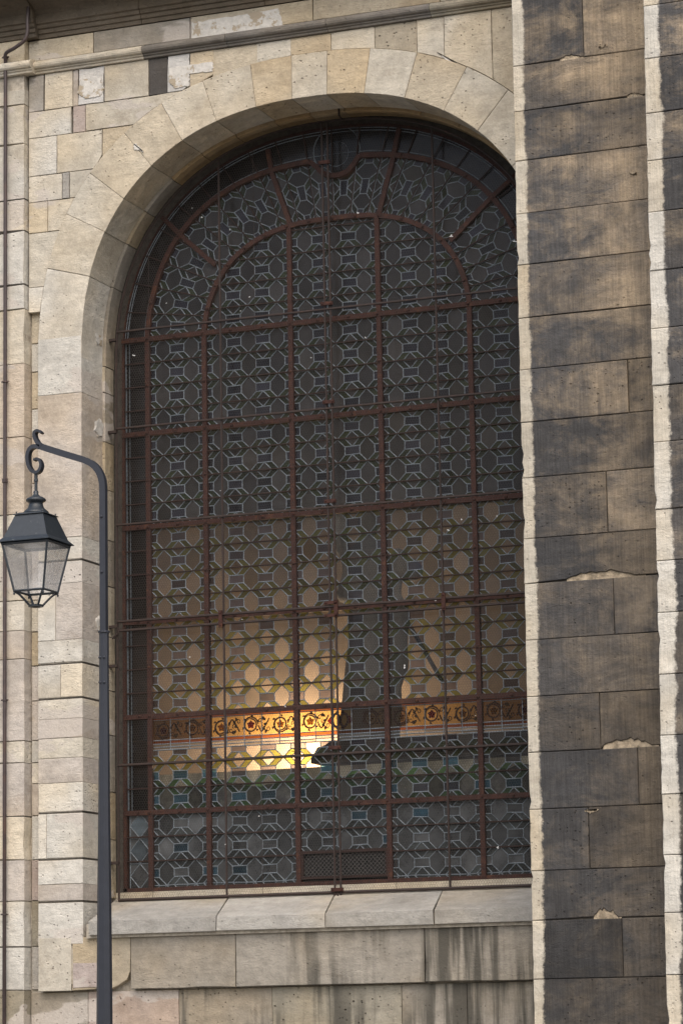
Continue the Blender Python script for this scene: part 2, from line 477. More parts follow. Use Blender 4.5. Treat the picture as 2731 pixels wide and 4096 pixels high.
def block(P, y0, y1, parent, color, gap=.0010, jit=.0016, step=.10, m='stone', name='stone_block', cham=.0025, proud=.0025):
    if area(P) < 0: P = P[::-1]
    Q = rough_poly(inset(P, gap), step, jit); k = len(Q)
    y0 += random.uniform(-proud, proud)
    F = inset(Q, cham * random.uniform(.7, 1.4))
    v = [(x, y0, z) for x, z in F] + [(x, y0 + cham, z) for x, z in Q] + [(x, y1, z) for x, z in Q]
    f = [tuple(range(k))]
    for r in (0, 1):
        for i in range(k): f.append((r * k + i, r * k + (i + 1) % k, (r + 1) * k + (i + 1) % k, (r + 1) * k + i))
    return mesh_obj(name, v, f, M[m], parent, color)


def C(kind, pit=None, v=.06):
    base = dict(white=(.505, .480, .425), cream=(.47, .430, .355), ochre=(.425, .368, .278), tan=(.36, .315, .240), pink=(.44, .398, .352), rose=(.36, .305, .275),
                grey=(.29, .275, .25), dark=(.085, .078, .072), olive=(.26, .238, .19), lime=(.52, .50, .465), deep=(.36, .27, .16), sill=(.32, .305, .275), dirty=(.275, .25, .21), brown=(.13, .107, .080), lead=(.17, .158, .142))[kind]
    pt = dict(white=.9, cream=.9, ochre=.9, tan=.9, pink=.08, rose=.5, grey=.25, dark=.4, olive=1, lime=.5, deep=.8, sill=.5, dirty=.7, brown=.5, lead=.2)[kind] if pit is None else pit
    k = 1 + random.uniform(-v, v)
    return (base[0] * k, base[1] * k, base[2] * k, pt * random.uniform(.25, 1.0))


wall = thing('church_wall', (CX, -.3, 0), 'pale weathered limestone church wall framing the tall arched window', 'wall')

# --- masonry core behind the joints
kk = 96
inner_line = [(CX - A_IN - .012, 2.0)] + arch(A_IN + .012, B_IN + .012, N_IN, kk) + [(CX + A_IN + .012, 2.0)]
outer_line = [(CX - A_EX + .012, 2.0)] + arch(A_EX - .012, B_EX - .012, N_EX, kk) + [(CX + A_EX - .012, 2.0)]
surround = ring_prism('window_surround', inner_line, outer_line, Y_SUR + .007, -.035, M['mortar'], wall)
hole = [(CX - 2.0, 2.2)] + arch(2.0, 1.93, 2.3, kk) + [(CX + 2.0, 2.2)]
XL, XR, ZT = -9.0, 9.0, 10.2


def rect_for(hole):
    out = []
    for x, z in hole:
        dx, dz = x - CX, z - 5.0
        s = min((XR - CX) / abs(dx) if abs(dx) > 1e-6 else 1e9, (ZT - 5) / dz if dz > 1e-6 else 1e9, (5.0 - 0.0) / -dz if dz < -1e-6 else 1e9)
        out.append((CX + dx * s, 5 + dz * s))
    return out


mb = MB()                                           # wall core round the opening, as four slabs and an arched head
mb.box(XL, CX - 2.0, Y_REC + .018, -.03, -.1, ZT); mb.box(CX + 2.0, XR, Y_REC + .018, -.03, -.1, ZT)
mb.box(CX - 2.0, CX + 2.0, Y_REC + .018, -.03, -.1, 2.25)
hp = arch(2.0, 1.93, 2.3, kk)
v = []; f = []
for x, z in hp: v += [(x, Y_REC + .018, z), (x, Y_REC + .018, ZT), (x, -.03, ZT), (x, -.03, z)]
for i in range(len(hp) - 1):
    for j in range(4): f.append((i * 4 + j, i * 4 + (j + 1) % 4, i * 4 + 4 + (j + 1) % 4, i * 4 + 4 + j))
mb.add(v, f)
core = mb.build('wall_masonry', M['mortar'], wall)

# --- jamb stones of the left side (front face and reveal in one block), traced courses
XS, XJ = CX - A_EX, CX - A_IN
jc = [(772, 905, 'white'), (905, 1235, 'pink'), (1235, 1288, 'white'), (1288, 1340, 'white'), (1340, 1470, 'pink'), (1470, 1524, 'white'), (1524, 1604, 'white'),
      (1604, 1651, 'white'), (1651, 1695, 'pink'), (1695, 1741, 'cream'), (1741, 1798, 'pink'), (1798, 1866, 'white'), (1866, 1973, 'white'), (1973, 2031, 'white'), (2031, 2071, 'pink'), (2071, 2171, 'white')]
strong = {772, 1288, 1524, 1604, 1866, 1973, 2071, 2171}
for ya, yb, c in jc:
    za, zb = zat(140, ya, Y_SUR), zat(140, yb, Y_SUR)
    za -= .007 if ya in strong else .0; zb += .007 if yb in strong else .0
    g = .001 if c != 'pink' else .0006
    xs = [XS, XJ]
    if ya == 1524: xs = [XS, xat(140, 1560, Y_SUR), XJ]
    if ya == 1866: xs = [XS, xat(107, 1920, Y_SUR), XJ]
    if ya == 1340: xs = [XS, xat(128, 1400, Y_SUR), XJ]
    for i in range(len(xs) - 1):
        cc = c if not (ya == 1340 and i == 0) else 'white'
        block([(xs[i], zb), (xs[i + 1], zb), (xs[i + 1], za), (xs[i], za)], Y_SUR, -.06 if i == len(xs) - 2 else -.4, surround, C(cc), gap=g)
for y_ in sorted(strong):                            # weathered-out bed joints, dark and open
    z = zat(140, y_, Y_SUR); MB().box(XS + .004, XJ - .004, Y_SUR + .0045, -.2, z - .0045, z + .0045).build('open_joint', M['dmortar'], surround)
# inner rebate of the reveal, slightly narrower stones
zz = [2.62, 3.05, 3.40, 3.82, 4.15, 4.55, 4.93, 5.28, 5.66, 6.02, 6.40, 6.60]
for a, b in zip(zz, zz[1:]):
    block([(XJ - .02, a), (XJ + .022, a), (XJ + .022, b), (XJ - .02, b)], -.20, -.05, surround, C(random.choice(['tan', 'dirty', 'tan'])), gap=.003)
# right jamb (mostly behind the buttress)
zr = [2.33, 2.9, 3.5, 4.1, 4.7, 5.3, 5.9, 6.60]
for a, b in zip(zr, zr[1:]):
    block([(CX + A_IN, a), (CX + A_EX, a), (CX + A_EX, b), (CX + A_IN, b)], Y_SUR, -.06, surround, C(random.choice(['cream', 'white', 'tan'])))

# --- voussoirs
inn = arch(A_IN, B_IN, N_IN, 400); ext = arch(A_EX, B_EX, N_EX, 400)


def near(P, q): return min(range(len(P)), key=lambda i: (P[i][0] - q[0]) ** 2 + (P[i][1] - q[1]) ** 2)


vj = [(209, 636), (244, 535), (290, 459), (351, 386), (424, 329), (500, 281), (586, 248), (670, 224), (748, 216), (836, 212), (930, 225), (1020, 247), (1098, 300), (1180, 377)]
vi = [0] + [near(inn, (at(x, y, Y_SUR).x, at(x, y, Y_SUR).z)) for x, y in vj] + [345, 372, 400]


def outer_index(i):
    p = inn[i]; a, b = inn[max(i - 1, 0)], inn[min(i + 1, 400)]
    tx, tz = b[0] - a[0], b[1] - a[1]; l = math.hypot(tx, tz); q = (p[0] - tz / l * .36, p[1] + tx / l * .36)
    return near(ext, q)


vo = [0] + [outer_index(i) for i in vi[1:-1]] + [400]
vcol = ['white', 'cream', 'cream', 'cream', 'ochre', 'cream', 'cream', 'ochre', 'cream', 'ochre', 'cream', 'ochre', 'cream', 'cream', 'cream', 'cream', 'tan']
for j in range(len(vi) - 1):
    a, b, c, d = vi[j], vi[j + 1], vo[j], vo[j + 1]
    st = max(1, (b - a) // 5); P = [inn[i] for i in range(a, b, st)] + [inn[b]]
    st = max(1, (d - c) // 5); Q = [ext[i] for i in range(c, d, st)] + [ext[d]]
    block(P[::-1] + Q if area(P[::-1] + Q) > 0 else Q[::-1] + P, Y_SUR, -.20, surround, C(vcol[j % len(vcol)]), gap=.0015, jit=.0012, step=.2, name='voussoir', m='plainstone')
    P2 = [(CX + (x - CX) * .986, ZS + (z - ZS) * .986) for x, z in P]
    P3 = [(CX + (x - CX) * 1.02, ZS + (z - ZS) * 1.02) for x, z in P]
    block(P2[::-1] + P3, -.197, -.045, surround, C('deep' if 4 <= j <= 13 else random.choice(['tan', 'dirty'])), gap=.002, jit=.001, step=.3, name='reveal_voussoir', m='plainstone')

# --- spandrel and field stones left of and above the arch; courses as the photo shows them
def ex_x(z): return arch_x(z, A_EX, B_EX, N_EX) - .002
def ex_z(x): return arch_z(x, A_EX, B_EX, N_EX) + .002


def left_block(x0, x1, z0, z1, color, y=Y_SPA, **k):
    """a stone whose right edge is x1 or, with x1 None, the back of the arch ring"""
    if x1 is not None and x1 <= min(ex_x(z0), ex_x(z1)):
        P = [(x0, z0), (x1, z0), (x1, z1), (x0, z1)]
    else:
        P = [(x0, z0)]
        for i in range(7):
            z = z0 + (z1 - z0) * i / 6; xx = ex_x(z)
            if x1 is not None: xx = min(xx, x1)
            P.append((max(xx, x0 + .01), z))
        P.append((x0, z1))
    return block(P, y, -.3, core, color, **k)


XP = -1.906                                        # right arris of the pilaster
ZSTR0, ZSTR1 = 8.835, 8.945
S = lambda y: zat(150, y, Y_SPA)
X = lambda x, y: xat(x, y, Y_SPA)
rows = [
    (205, 247, [(None, 101, 'grey'), (103, 168, 'cream'), (168, 180, 'pink'), (180, 240, 'lime'), (240, 342, 'cream'), (342, 385, 'dark'), (385, 437, 'lime'), (437, 492, 'ochre'), (492, None, 'ochre')]),
    (247, 308, [(None, 164, 'white'), (168, 197, 'rose'), (197, None, 'cream')]),
    (308, 396, [(None, 131, 'white'), (131, 235, 'cream'), (235, None, 'ochre')]),
    (396, 456, [(None, 143, 'white'), (143, 160, 'grey'), (160, None, 'cream')]),
    (456, 527, [(None, 110, 'cream'), (110, None, 'cream')]),
    (527, 652, [(None, None, 'cream')]),
    (652, 710, [(None, None, 'white')]),
]
for ya, yb, bl in rows:
    za, zb = (ZSTR0 if ya == 205 else S(ya)), S(yb)
    for xa, xb, c in bl:
        x0 = XP + .002 if xa is None else X(xa, ya + 10)
        x1 = None if xb is None else X(xb, ya + 10)
        left_block(x0, x1, zb, za, C(c), gap=.0014 if c != 'lime' else .0008, m='plainstone' if c in ('dark', 'ochre', 'lime') else 'stone', jit=.0022 if c != 'lime' else .006)
# second bed above the crown, following the back of the ring
top_x = [X(505, 160) - .06, X(590, 150), X(668, 130), X(760, 120), X(860, 110), X(957, 110), X(1020, 130), X(1130, 140), 2.5, 3.1]
tcol = ['ochre', 'cream', 'ochre', 'cream', 'tan', 'cream', 'cream', 'ochre', 'cream']
for i in range(len(top_x) - 1):
    a, b = top_x[i], top_x[i + 1]
    P = [(a + (b - a) * j / 6, max(ex_z(a + (b - a) * j / 6), 8.0)) for j in range(7)] + [(b, ZSTR0), (a, ZSTR0)]
    block(P, Y_SPA + .001, -.3, core, C(tcol[i]), gap=.0012, jit=.0015, m='plainstone')
# narrow field strip between pilaster and surround, further down
zs_ = [zat(78, y, Y_REC) for y in (710, 790, 855, 940, 1003, 1110, 1250, 1379, 1452, 1530, 1610, 1701, 1752, 1800, 1874, 1975, 2069, 2174, 2274)]
fc = ['cream', 'white', 'cream', 'white', 'pink', 'pink', 'pink', 'cream', 'tan', 'pink', 'pink', 'white', 'white', 'pink', 'white', 'rose', 'olive', 'grey']
for i in range(len(zs_) - 1):
    block([(XP + .002, zs_[i + 1]), (XS + .03, zs_[i + 1]), (XS + .03, zs_[i]), (XP + .002, zs_[i])], Y_REC, -.3, core, C(fc[i % len(fc)]), gap=.003)

# --- apron under the sill and the wall below it
ZAP0, ZAP1 = 1.950, 2.335
ax = [XS, xat(165, 2200, Y_SUR), xat(300, 2200, Y_SUR), xat(541, 2200, Y_SUR), xat(975, 2200, Y_SUR), 2.55]
for i in range(5):
    P = [(ax[i], ZAP0), (ax[i + 1], ZAP0), (ax[i + 1], ZAP1), (ax[i], ZAP1)]
    if i == 1: P = [(ax[1], ZAP0), (ax[2] - .16, ZAP0 + .005), (ax[2] - .09, ZAP0 + .03), (ax[2] - .03, ZAP0 + .07), (ax[2], ZAP0 + .13), (ax[2], ZAP1), (ax[1], ZAP1)]
    block(P, Y_SUR, -.3, surround, C(['cream', 'tan', 'dirty', 'dirty', 'dirty'][i]), m='streak' if i > 2 else 'plainstone', jit=.003, gap=.0022)
block([(ax[1] + .01, ZAP0 + .02), (xat(238, 2250, Y_SUR), ZAP0 + .02), (xat(238, 2250, Y_SUR), ZAP0 + .20), (ax[1] + .01, ZAP0 + .20)], Y_SUR - .004, -.5, surround, C('rose'), gap=.002)
bx_ = [XP, xat(203, 2300, Y_REC), xat(411, 2300, Y_REC), xat(625, 2300, Y_REC), xat(922, 2300, Y_REC), xat(1072, 2300, Y_REC), 2.7]
bc = ['dirty', 'rose', 'dirty', 'olive', 'dirty', 'dirty']
ZB = [1.945, 1.50, 1.08, .62, .2]
for r in range(4):
    xs = bx_ if r == 0 else [XP + random.uniform(0, .3) * 0] + [XP + .62 * i + random.uniform(-.15, .15) for i in range(1, 7)] + [2.7]
    for i in range(len(xs) - 1):
        block([(xs[i], ZB[r + 1]), (xs[i + 1], ZB[r + 1]), (xs[i + 1], ZB[r]), (xs[i], ZB[r])], Y_REC, -.3, core, C(bc[(i + r) % 6], pit=1 if i in (0, 1, 4) else None), m='streak' if i > 1 else 'stone')

# --- pilaster on the left
pm = MB().box(-4.2, XP - .012, Y_PIL + .016, -.3, -.1, 10.2)
pil = pm.build('pilaster', M['mortar'], wall)
py = [205, 240, 330, 457, 530, 653, 710, 835, 1003, 1180, 1379, 1448, 1513, 1701, 1752, 1874, 1975, 2069, 2174, 2274]
pc = ['cream', 'cream', 'white', 'white', 'white', 'white', 'cream', 'pink', 'pink', 'cream', 'white', 'pink', 'pink', 'white', 'pink', 'white', 'pink', 'white', 'white', 'olive']
pz = [min(zat(45, y, Y_PIL), ZSTR0) for y in py] + [1.5, 1.0, .5, .05]
for i in range(len(pz) - 1):
    c = pc[i % len(pc)]
    block([(-3.1, pz[i + 1]), (XP, pz[i + 1]), (XP, pz[i]), (-3.1, pz[i])], Y_PIL, -.34, pil, C(c), gap=.005 if py[min(i, 19)] in (530, 653, 457) else .0018, jit=.004 if c != 'pink' else .0015, step=.09)

for y_ in (457, 530, 653, 1874, 2174):
    z = zat(45, y_, Y_PIL); MB().box(-3.1, XP - .004, Y_PIL + .004, -.4, z - .0055, z + .0055).build('open_joint', M['dmortar'], pil)
# --- string course, frieze and cornice
def profile_run(prof, x0, x1, name, parent, color, m='plainstone', end=True):
    k = len(prof); v = [(x0, y, z) for y, z in prof] + [(x1, y, z) for y, z in prof]
    f = [(i, (i + 1) % k, k + (i + 1) % k, k + i) for i in range(k)] + [tuple(range(k)), tuple(range(k, 2 * k))]
    return mesh_obj(name, v, f, M[m], parent, color)


def string_prof(y):
    a = [(y - .004, ZSTR0), (y - .020, ZSTR0 + .003), (y - .022, ZSTR0 + .018), (y - .034, ZSTR0 + .022), (y - .034, ZSTR0 + .034)]
    for i in range(7):
        t = -math.pi / 2 + math.pi * i / 6; a.append((y - .040 - .026 * math.cos(t), ZSTR0 + .064 + .030 * math.sin(t)))
    return a + [(y - .01, ZSTR0 + .108), (y + .12, ZSTR1), (y + .12, ZSTR0)]


sx = [XP + .001, -.93, -.25, .55, 1.35, 2.15, 3.2]
scol = ['white', 'brown', 'brown', 'deep', 'grey', 'grey']
scol = ['cream', 'lead', 'lead', 'lead', 'olive', 'olive']
for i in range(6): profile_run(string_prof(Y_SPA), sx[i] + .002, sx[i + 1] - .002, 'string_course', core, C(scol[i], pit=.3))
profile_run(string_prof(Y_PIL), -3.1, XP + .075, 'string_course', pil, C('white', pit=.3))
ZF = 9.115
fx = [XP, xat(215, 120, Y_SPA), xat(437, 90, Y_SPA), xat(718, 40, Y_SPA), xat(1010, 10, Y_SPA), 2.4, 3.2]
fcx = ['cream', 'grey', 'tan', 'tan', 'tan', 'tan']
for i in range(6): block([(fx[i], ZSTR1), (fx[i + 1], ZSTR1), (fx[i + 1], ZF), (fx[i], ZF)], Y_SPA + .002, -.3, core, C(fcx[i]), gap=.003)
block([(-3.1, ZSTR1), (XP, ZSTR1), (XP, ZF), (-3.1, ZF)], Y_PIL, -.3, pil, C('cream'))


def corn_prof(y):
    return [(y + .15, ZF), (y - .012, ZF), (y - .012, ZF + .03), (y - .026, ZF + .036), (y - .026, ZF + .066), (y - .042, ZF + .072), (y - .048, ZF + .096), (y - .066, ZF + .104), (y - .066, ZF + .17),
            (y - .09, ZF + .20), (y - .15, ZF + .235), (y - .20, ZF + .245), (y - .33, ZF + .250), (y - .335, ZF + .31), (y - .36, ZF + .32), (y - .40, ZF + .37), (y - .41, ZF + .42), (y + .1, ZF + .50)]


cx_ = [XP + .001, -.95, .05, .75, 1.5, 2.3, 3.2]
for i in range(6): profile_run(corn_prof(Y_SPA), cx_[i] + .0025, cx_[i + 1] - .0025, 'cornice', core, C(['brown', 'brown', 'brown', 'deep', 'deep', 'tan'][i], pit=.3))
profile_run(corn_prof(Y_PIL), -3.1, XP + .10, 'cornice', pil, C('brown', pit=.3))

# --- lime patches on peeled stones, small mortar daubs
def patch(pts, y, parent, m, name, th=.006, seed=0):
    rnd = random.Random(seed)
    P = [(p.x, p.z) for p in (at(a, b, y) for a, b in pts)]
    if area(P) < 0: P = P[::-1]
    Q = []
    for i in range(len(P)):
        a, b = P[i], P[(i + 1) % len(P)]; L = math.hypot(b[0] - a[0], b[1] - a[1])
        for j in range(9):
            t = j / 9; e = rnd.gauss(0, min(.0030, L * .08)); Q.append((a[0] + (b[0] - a[0]) * t - (b[1] - a[1]) / L * e, a[1] + (b[1] - a[1]) * t + (b[0] - a[0]) / L * e))
    F = inset(Q, .004); k = len(Q)
    v = [(x, y - th * (.12 if m == 'spall' else .6), z) for x, z in F] + [(x, y + .01, z) for x, z in Q]
    f = [tuple(range(k))] + [(i, (i + 1) % k, k + (i + 1) % k, k + i) for i in range(k)]
    return mesh_obj(name, v, f, M[m], parent)


patch([(440, 52), (560, 33), (640, 18), (650, 60), (600, 82), (530, 88), (440, 104)], Y_SPA - .002, core, 'patch', 'lime_patch', seed=3)
patch([(388, 155), (490, 140), (489, 165), (436, 170), (435, 198), (402, 204), (388, 190)], Y_SPA - .004, core, 'patch', 'lime_patch', seed=4)
patch([(185, 182), (232, 176), (240, 205), (232, 222), (196, 228), (178, 214)], Y_SPA - .004, core, 'patch', 'lime_patch', seed=5)
patch([(307, 330), (316, 328), (330, 350), (320, 346), (308, 345)], Y_SUR - .003, surround, 'patch', 'mortar_daub', seed=6)
patch([(1003, 118), (1040, 140), (1078, 158), (1070, 164), (1030, 148)], Y_SPA - .003, core, 'patch', 'mortar_daub', seed=7)
for y_, sd_ in ((785, 21), (990, 22), (1440, 23)):      # lime daubs round the guard's wall lugs, on the reveal
    rd = random.Random(sd_); zc0 = zat(255, y_, -.15); k = 14; v = []
    for ring_, x_ in ((1.0, XJ - .004), (.8, XJ + .006)):
        for q in range(k):
            a = 2 * math.pi * q / k; rr = rd.uniform(.6, 1.2) * ring_
            v.append((x_, -.27 + .085 * rr * math.cos(a), zc0 + .01 + .075 * rr * math.sin(a)))
    mesh_obj('mortar_daub', v, [tuple(range(k, 2 * k))] + [(q, (q + 1) % k, k + (q + 1) % k, k + q) for q in range(k)], M['patch'], surround)

# --- window sill
sill_prof = [(-.03, 2.622), (-.14, 2.586), (-.60, 2.450), (-.622, 2.440), (-.622, 2.345), (-.55, 2.336), (-.03, 2.336)]
pf = [at(205, 2140, -.61).x, at(498, 2118, -.61).x, at(748, 2115, -.61).x, at(997, 2105, -.61).x, at(1245, 2100, -.61).x, 2.75]
pb = [at(266, 2072, -.06).x, at(527, 2068, -.06).x, at(771, 2060, -.06).x, at(1018, 2050, -.06).x, at(1262, 2040, -.06).x, 2.75]
for i in range(5):
    v = []
    for (fa, ba, s) in ((pf[i], pb[i], .004), (pf[i + 1], pb[i + 1], -.004)):
        for y, z in sill_prof:
            t = (y + .06) / -.55; xx = ba + (fa - ba) * max(0, min(1, t)); v.append((xx + s + (random.uniform(-.003, .003)), y, z + random.uniform(-.003, .002)))
    k = len(sill_prof); f = [(j, (j + 1) % k, k + (j + 1) % k, k + j) for j in range(k)] + [tuple(range(k)), tuple(range(k, 2 * k))]
    o = mesh_obj('sill_stone', v, f, M['plainstone'], surround, C('sill', v=.1))
MB().box(-1.42, 2.75, -.585, -.03, 2.32, 2.42).build('sill_bed', M['mortar'], surround)

# ------------------------------------------------------------------ buttresses
def buttress(x0, x1, yf, courses, label, m, xref, extra, fcol, notches=()):
    t = thing('buttress', ((x0 + x1) / 2, yf + .3, 0), label, 'buttress', None)
    c_ = MB().box(x0 + .075, x1, yf + .016, -.05, -.1, 10.4).build('buttress_core', M['dmortar'], t)
    ln = strip_lean[M[m].name]; X_ = lambda z: x0 + ln * (z - 5.0)
    zc = [10.4] + [zat(xref, y, yf) for y in courses] + [1.3, .85, .42, .02]
    for i in range(len(zc) - 1):
        xs = [x0] + ([xat(e[1], e[0], yf) for e in extra if zc[i] > zat(e[1], e[0], yf) > zc[i + 1]]) + [x1]
        for j in range(len(xs) - 1):
            P = [(xs[j], zc[i + 1]), (xs[j + 1], zc[i + 1]), (xs[j + 1], zc[i]), (xs[j], zc[i])]
            nb = []
            for na, nbx, nh, sd_ in [(xat(q[1], q[0], yf), xat(q[2], q[0], yf), q[3], q[0]) for q in notches if abs(zat(xref, q[0], yf) - zc[i + 1]) < .01]:
                a_n, b_n = max(na, xs[j] + .01), min(nbx, xs[j + 1] - .006)
                if b_n - a_n < .03: continue
                rr = random.Random(sd_); k_ = 16         # spalled lower edge: stone broken away above the bed joint
                for q in range(k_ + 1):
                    u = q / k_; nb.append((a_n + (b_n - a_n) * u, zc[i + 1] + .003 + nh * (math.sin(math.pi * min(1, u * 1.15 + .02)) ** .6 if u * 1.15 + .02 < 1 else .05) * rr.uniform(.6, 1.05)))
            if nb:
                P = P[:1] + nb + P[1:]
                k_ = len(nb); v = [(x, yf + .010 + random.uniform(0, .004), z + .012) for x, z in nb] + [(x, yf + .006 + random.uniform(0, .006), zc[i + 1] + (z - zc[i + 1]) * .45) for x, z in nb] + [(x, yf + .004 + random.uniform(0, .003), zc[i + 1] - .004) for x, z in nb]
                mesh_obj('broken_edge', v, [(r_ * k_ + q, r_ * k_ + q + 1, (r_ + 1) * k_ + q + 1, (r_ + 1) * k_ + q) for r_ in (0, 1) for q in range(k_ - 1)], M['spall'], t)
            if j == 0:                                     # chipped outer arris
                P = [(X_(zc[i + 1]) + random.uniform(.0, .002), zc[i + 1])] + P[1:-1] + [(X_(zc[i]) + random.uniform(.0, .002), zc[i]), ]
                n = 7; left = []
                for q in range(1, n):
                    z = zc[i] + (zc[i + 1] - zc[i]) * q / n
                    e = abs(random.gauss(0, .0022)) + (.012 if random.random() < .07 else 0); left.append((X_(z) + e, z))
                P = P[:] + left
            block(P, yf, yf + .32, t, C(fcol, v=.05, pit=.7), gap=.0016, jit=.0012, step=.3, m=m, cham=.004, proud=.004)
    return t


YA, YB = -1.30, -1.90
ba = buttress(BA_X, 3.7, YA, [149, 254, 368, 490, 608, 730, 849, 970, 1098, 1238, 1341, 1471, 1601, 1729, 1860, 2001, 2115, 2250],
              'tall soot-blackened stone buttress beside the window, its left edge washed cream', 'but', 1205,
              [(80, 1338), (900, 1442), (1165, 1393), (1405, 1409), (1660, 1377), (1790, 1465), (1930, 1352), (2185, 1429)], 'cream',
              [(1341, 1300, 1482, .052), (1729, 1384, 1512, .062), (2115, 1362, 1426, .065), (149, 1284, 1340, .026), (254, 1440, 1475, .022)])
bb = buttress(BB_X, 5.2, YB, [11, 133, 259, 368, 487, 622, 755, 886, 1016, 1171, 1289, 1408, 1550, 1690, 1825, 1965, 2097, 2240],
              'dark stone buttress pier cut by the right edge of the photo', 'butb', 1500, [], 'white')
patch([(1372, 107), (1390, 100), (1392, 106), (1380, 111)], YA - .005, ba, 'spall', 'spalled_patch', seed=15)
patch([(1340, 1862), (1352, 1870), (1375, 1860), (1352, 1858)], YA - .005, ba, 'spall', 'spalled_patch', seed=16)
patch([(1442, 396), (1458, 394), (1462, 400), (1450, 402)], YA - .005, ba, 'spall', 'spalled_patch', seed=17)

# ------------------------------------------------------------------ stained glass window
WX = .352
win = thing('stained_glass_window', (WX, 0, 2.66), 'tall arched leaded glass window in rusty red iron bars, glowing amber low down', 'window')
PX, MUL = .23333, [-1.1667, -.70, 0.0, .70, 1.40, 1.8667]
TR = [2.688, 3.244, 3.954, 4.664, 5.379, 6.092, 6.82]


def warch(a, b, n, z0=6.82, k=500):
    P = []
    for i in range(k + 1):
        t = math.pi * (1 - i / k); c, s_ = math.cos(t), math.sin(t)
        P.append((WX + a * math.copysign(abs(c) ** (2 / n), c), ZS + b * abs(s_) ** (2 / n)))
    P = [p for p in P if p[1] >= z0 - .001]
    return [(P[0][0], z0)] + P + [(P[-1][0], z0)]


ARC2 = resample(warch(1.060, .990, 2.6), 200)
ARC1 = resample(warch(1.525, 1.449, 2.5), 200)
ARC0 = resample(warch(1.735, 1.69, 2.25), 200)


def lerp_curve(P, t):
    t = max(0, min(1, t)) * (len(P) - 1); i = min(int(t), len(P) - 2); u = t - i
    return (P[i][0] + (P[i + 1][0] - P[i][0]) * u, P[i][1] + (P[i + 1][1] - P[i][1]) * u)


def clip(P, region):
    """Sutherland-Hodgman against a convex counter-clockwise region"""
    out = P
    for i in range(len(region)):
        a, b = region[i], region[(i + 1) % len(region)]
        if not out: return []
        inp, out = out, []
        side = lambda p: (b[0] - a[0]) * (p[1] - a[1]) - (b[1] - a[1]) * (p[0] - a[0])
        for j in range(len(inp)):
            p, q = inp[j - 1], inp[j]; sp_, sq = side(p), side(q)
            if sp_ * sq < -1e-14:
                t = sp_ / (sp_ - sq); out.append((p[0] + (q[0] - p[0]) * t, p[1] + (q[1] - p[1]) * t))
            if sq >= -1e-9: out.append(q)
    Q = []
    for p in out:
        if not Q or math.hypot(p[0] - Q[-1][0], p[1] - Q[-1][1]) > 1e-4: Q.append(p)
    if len(Q) > 1 and math.hypot(Q[0][0] - Q[-1][0], Q[0][1] - Q[-1][1]) < 1e-4: Q.pop()
    return Q if len(Q) > 2 and abs(area(Q)) > 2e-4 else []


def cell(xc, zc, h):
    """panes of one cell: a blue-grey rectangle at (xc, zc), the hexagon right of it, four green rhomboids, two triangles"""
    a, b, p, t = .0575, .0305 * h / .178, PX / 2, h / 2
    hexa = [(xc + a, zc - b), (xc + p, zc - t), (xc + PX - a, zc - b), (xc + PX - a, zc + b), (xc + p, zc + t), (xc + a, zc + b)]
    rect = [(xc - a, zc - b), (xc + a, zc - b), (xc + a, zc + b), (xc - a, zc + b)]
    g = []
    for sx_ in (-1, 1):
        for sz in (-1, 1): g.append([(xc, zc + sz * b), (xc + sx_ * a, zc + sz * b), (xc + sx_ * p, zc + sz * t), (xc + sx_ * a, zc + sz * t)])
    tr = [[(xc, zc + s * b), (xc + a, zc + s * t), (xc - a, zc + s * t)] for s in (-1, 1)]
    return hexa, rect, g, tr


EDGES = {}
small = {'green': MB(), 'mgreen': MB(), 'tri': MB(), 'dusty_i': MB(), 'clear': MB()}
cnt = {'clear_pane': 0, 'blue_pane': 0}
pane_cache = {}


def add_edges(P):
    for i in range(len(P)):
        p, q = P[i - 1], P[i]; k = tuple(sorted(((round(p[0], 3), round(p[1], 3)), (round(q[0], 3), round(q[1], 3)))))
        if k[0] != k[1]: EDGES[k] = 1


def pane(P, name, m, y=0.0):
    c = (sum(p[0] for p in P) / len(P), sum(p[1] for p in P) / len(P))
    key = (m,) + tuple((round(x - c[0], 3), round(z - c[1], 3)) for x, z in P)
    if key not in pane_cache:
        me = bpy.data.meshes.new(name); k = len(P)
        me.from_pydata([(x - c[0], 0, z - c[1]) for x, z in P], [], [tuple(range(k))]); me.materials.append(M[m]); pane_cache[key] = me
    o = share(name, pane_cache[key], (c[0], y + random.uniform(-.0012, .0012), c[1]), win)
    o.rotation_euler = (random.gauss(0, .022), 0, random.gauss(0, .022)); return o


def warp(p):
    x, z = p
    return (x + .0022 * math.sin(9 * z + 3.1 * x) + .0014 * math.sin(31 * z + 17 * x), z + .0020 * math.sin(8 * x + 2.3 * z + 1) + .0014 * math.sin(27 * x - 13 * z))


def place(P, kind, section, regions):
    for reg in regions:
        Q = clip(P, reg) if reg else P
        if not Q: continue
        if area(Q) < 0: Q = Q[::-1]
        Q = [warp(p) for p in Q]
        add_edges(Q)
        c0 = sum(p[0] for p in Q) / len(Q)
        if kind == 'hex':
            if c0 > 1.95: small['clear'].add([(x, 0, z) for x, z in Q], [tuple(range(len(Q)))])
            else: pane(Q, 'clear_pane', 'dusty' if section == 'low' else 'clear')
        elif kind == 'rect':
            if c0 > 1.95: continue
            m = 'dusty' if section == 'low' else 'blue'
            if section == 'mid' and Q[0][1] < 3.59 and random.random() < .6: m = 'dblue'
            if section == 'low' and random.random() < .12: m = 'dblue'
            pane(Q, 'blue_pane', m)
        elif kind == 'green':
            small['dusty_i' if section == 'low' else 'mgreen' if section == 'mid' and sum(p[1] for p in Q) / len(Q) < 3.50 else 'green'].add([(x, 0, z) for x, z in Q], [tuple(range(len(Q)))])
        else:
            small['dusty_i' if section == 'low' else 'tri'].add([(x, 0, z) for x, z in Q], [tuple(range(len(Q)))])


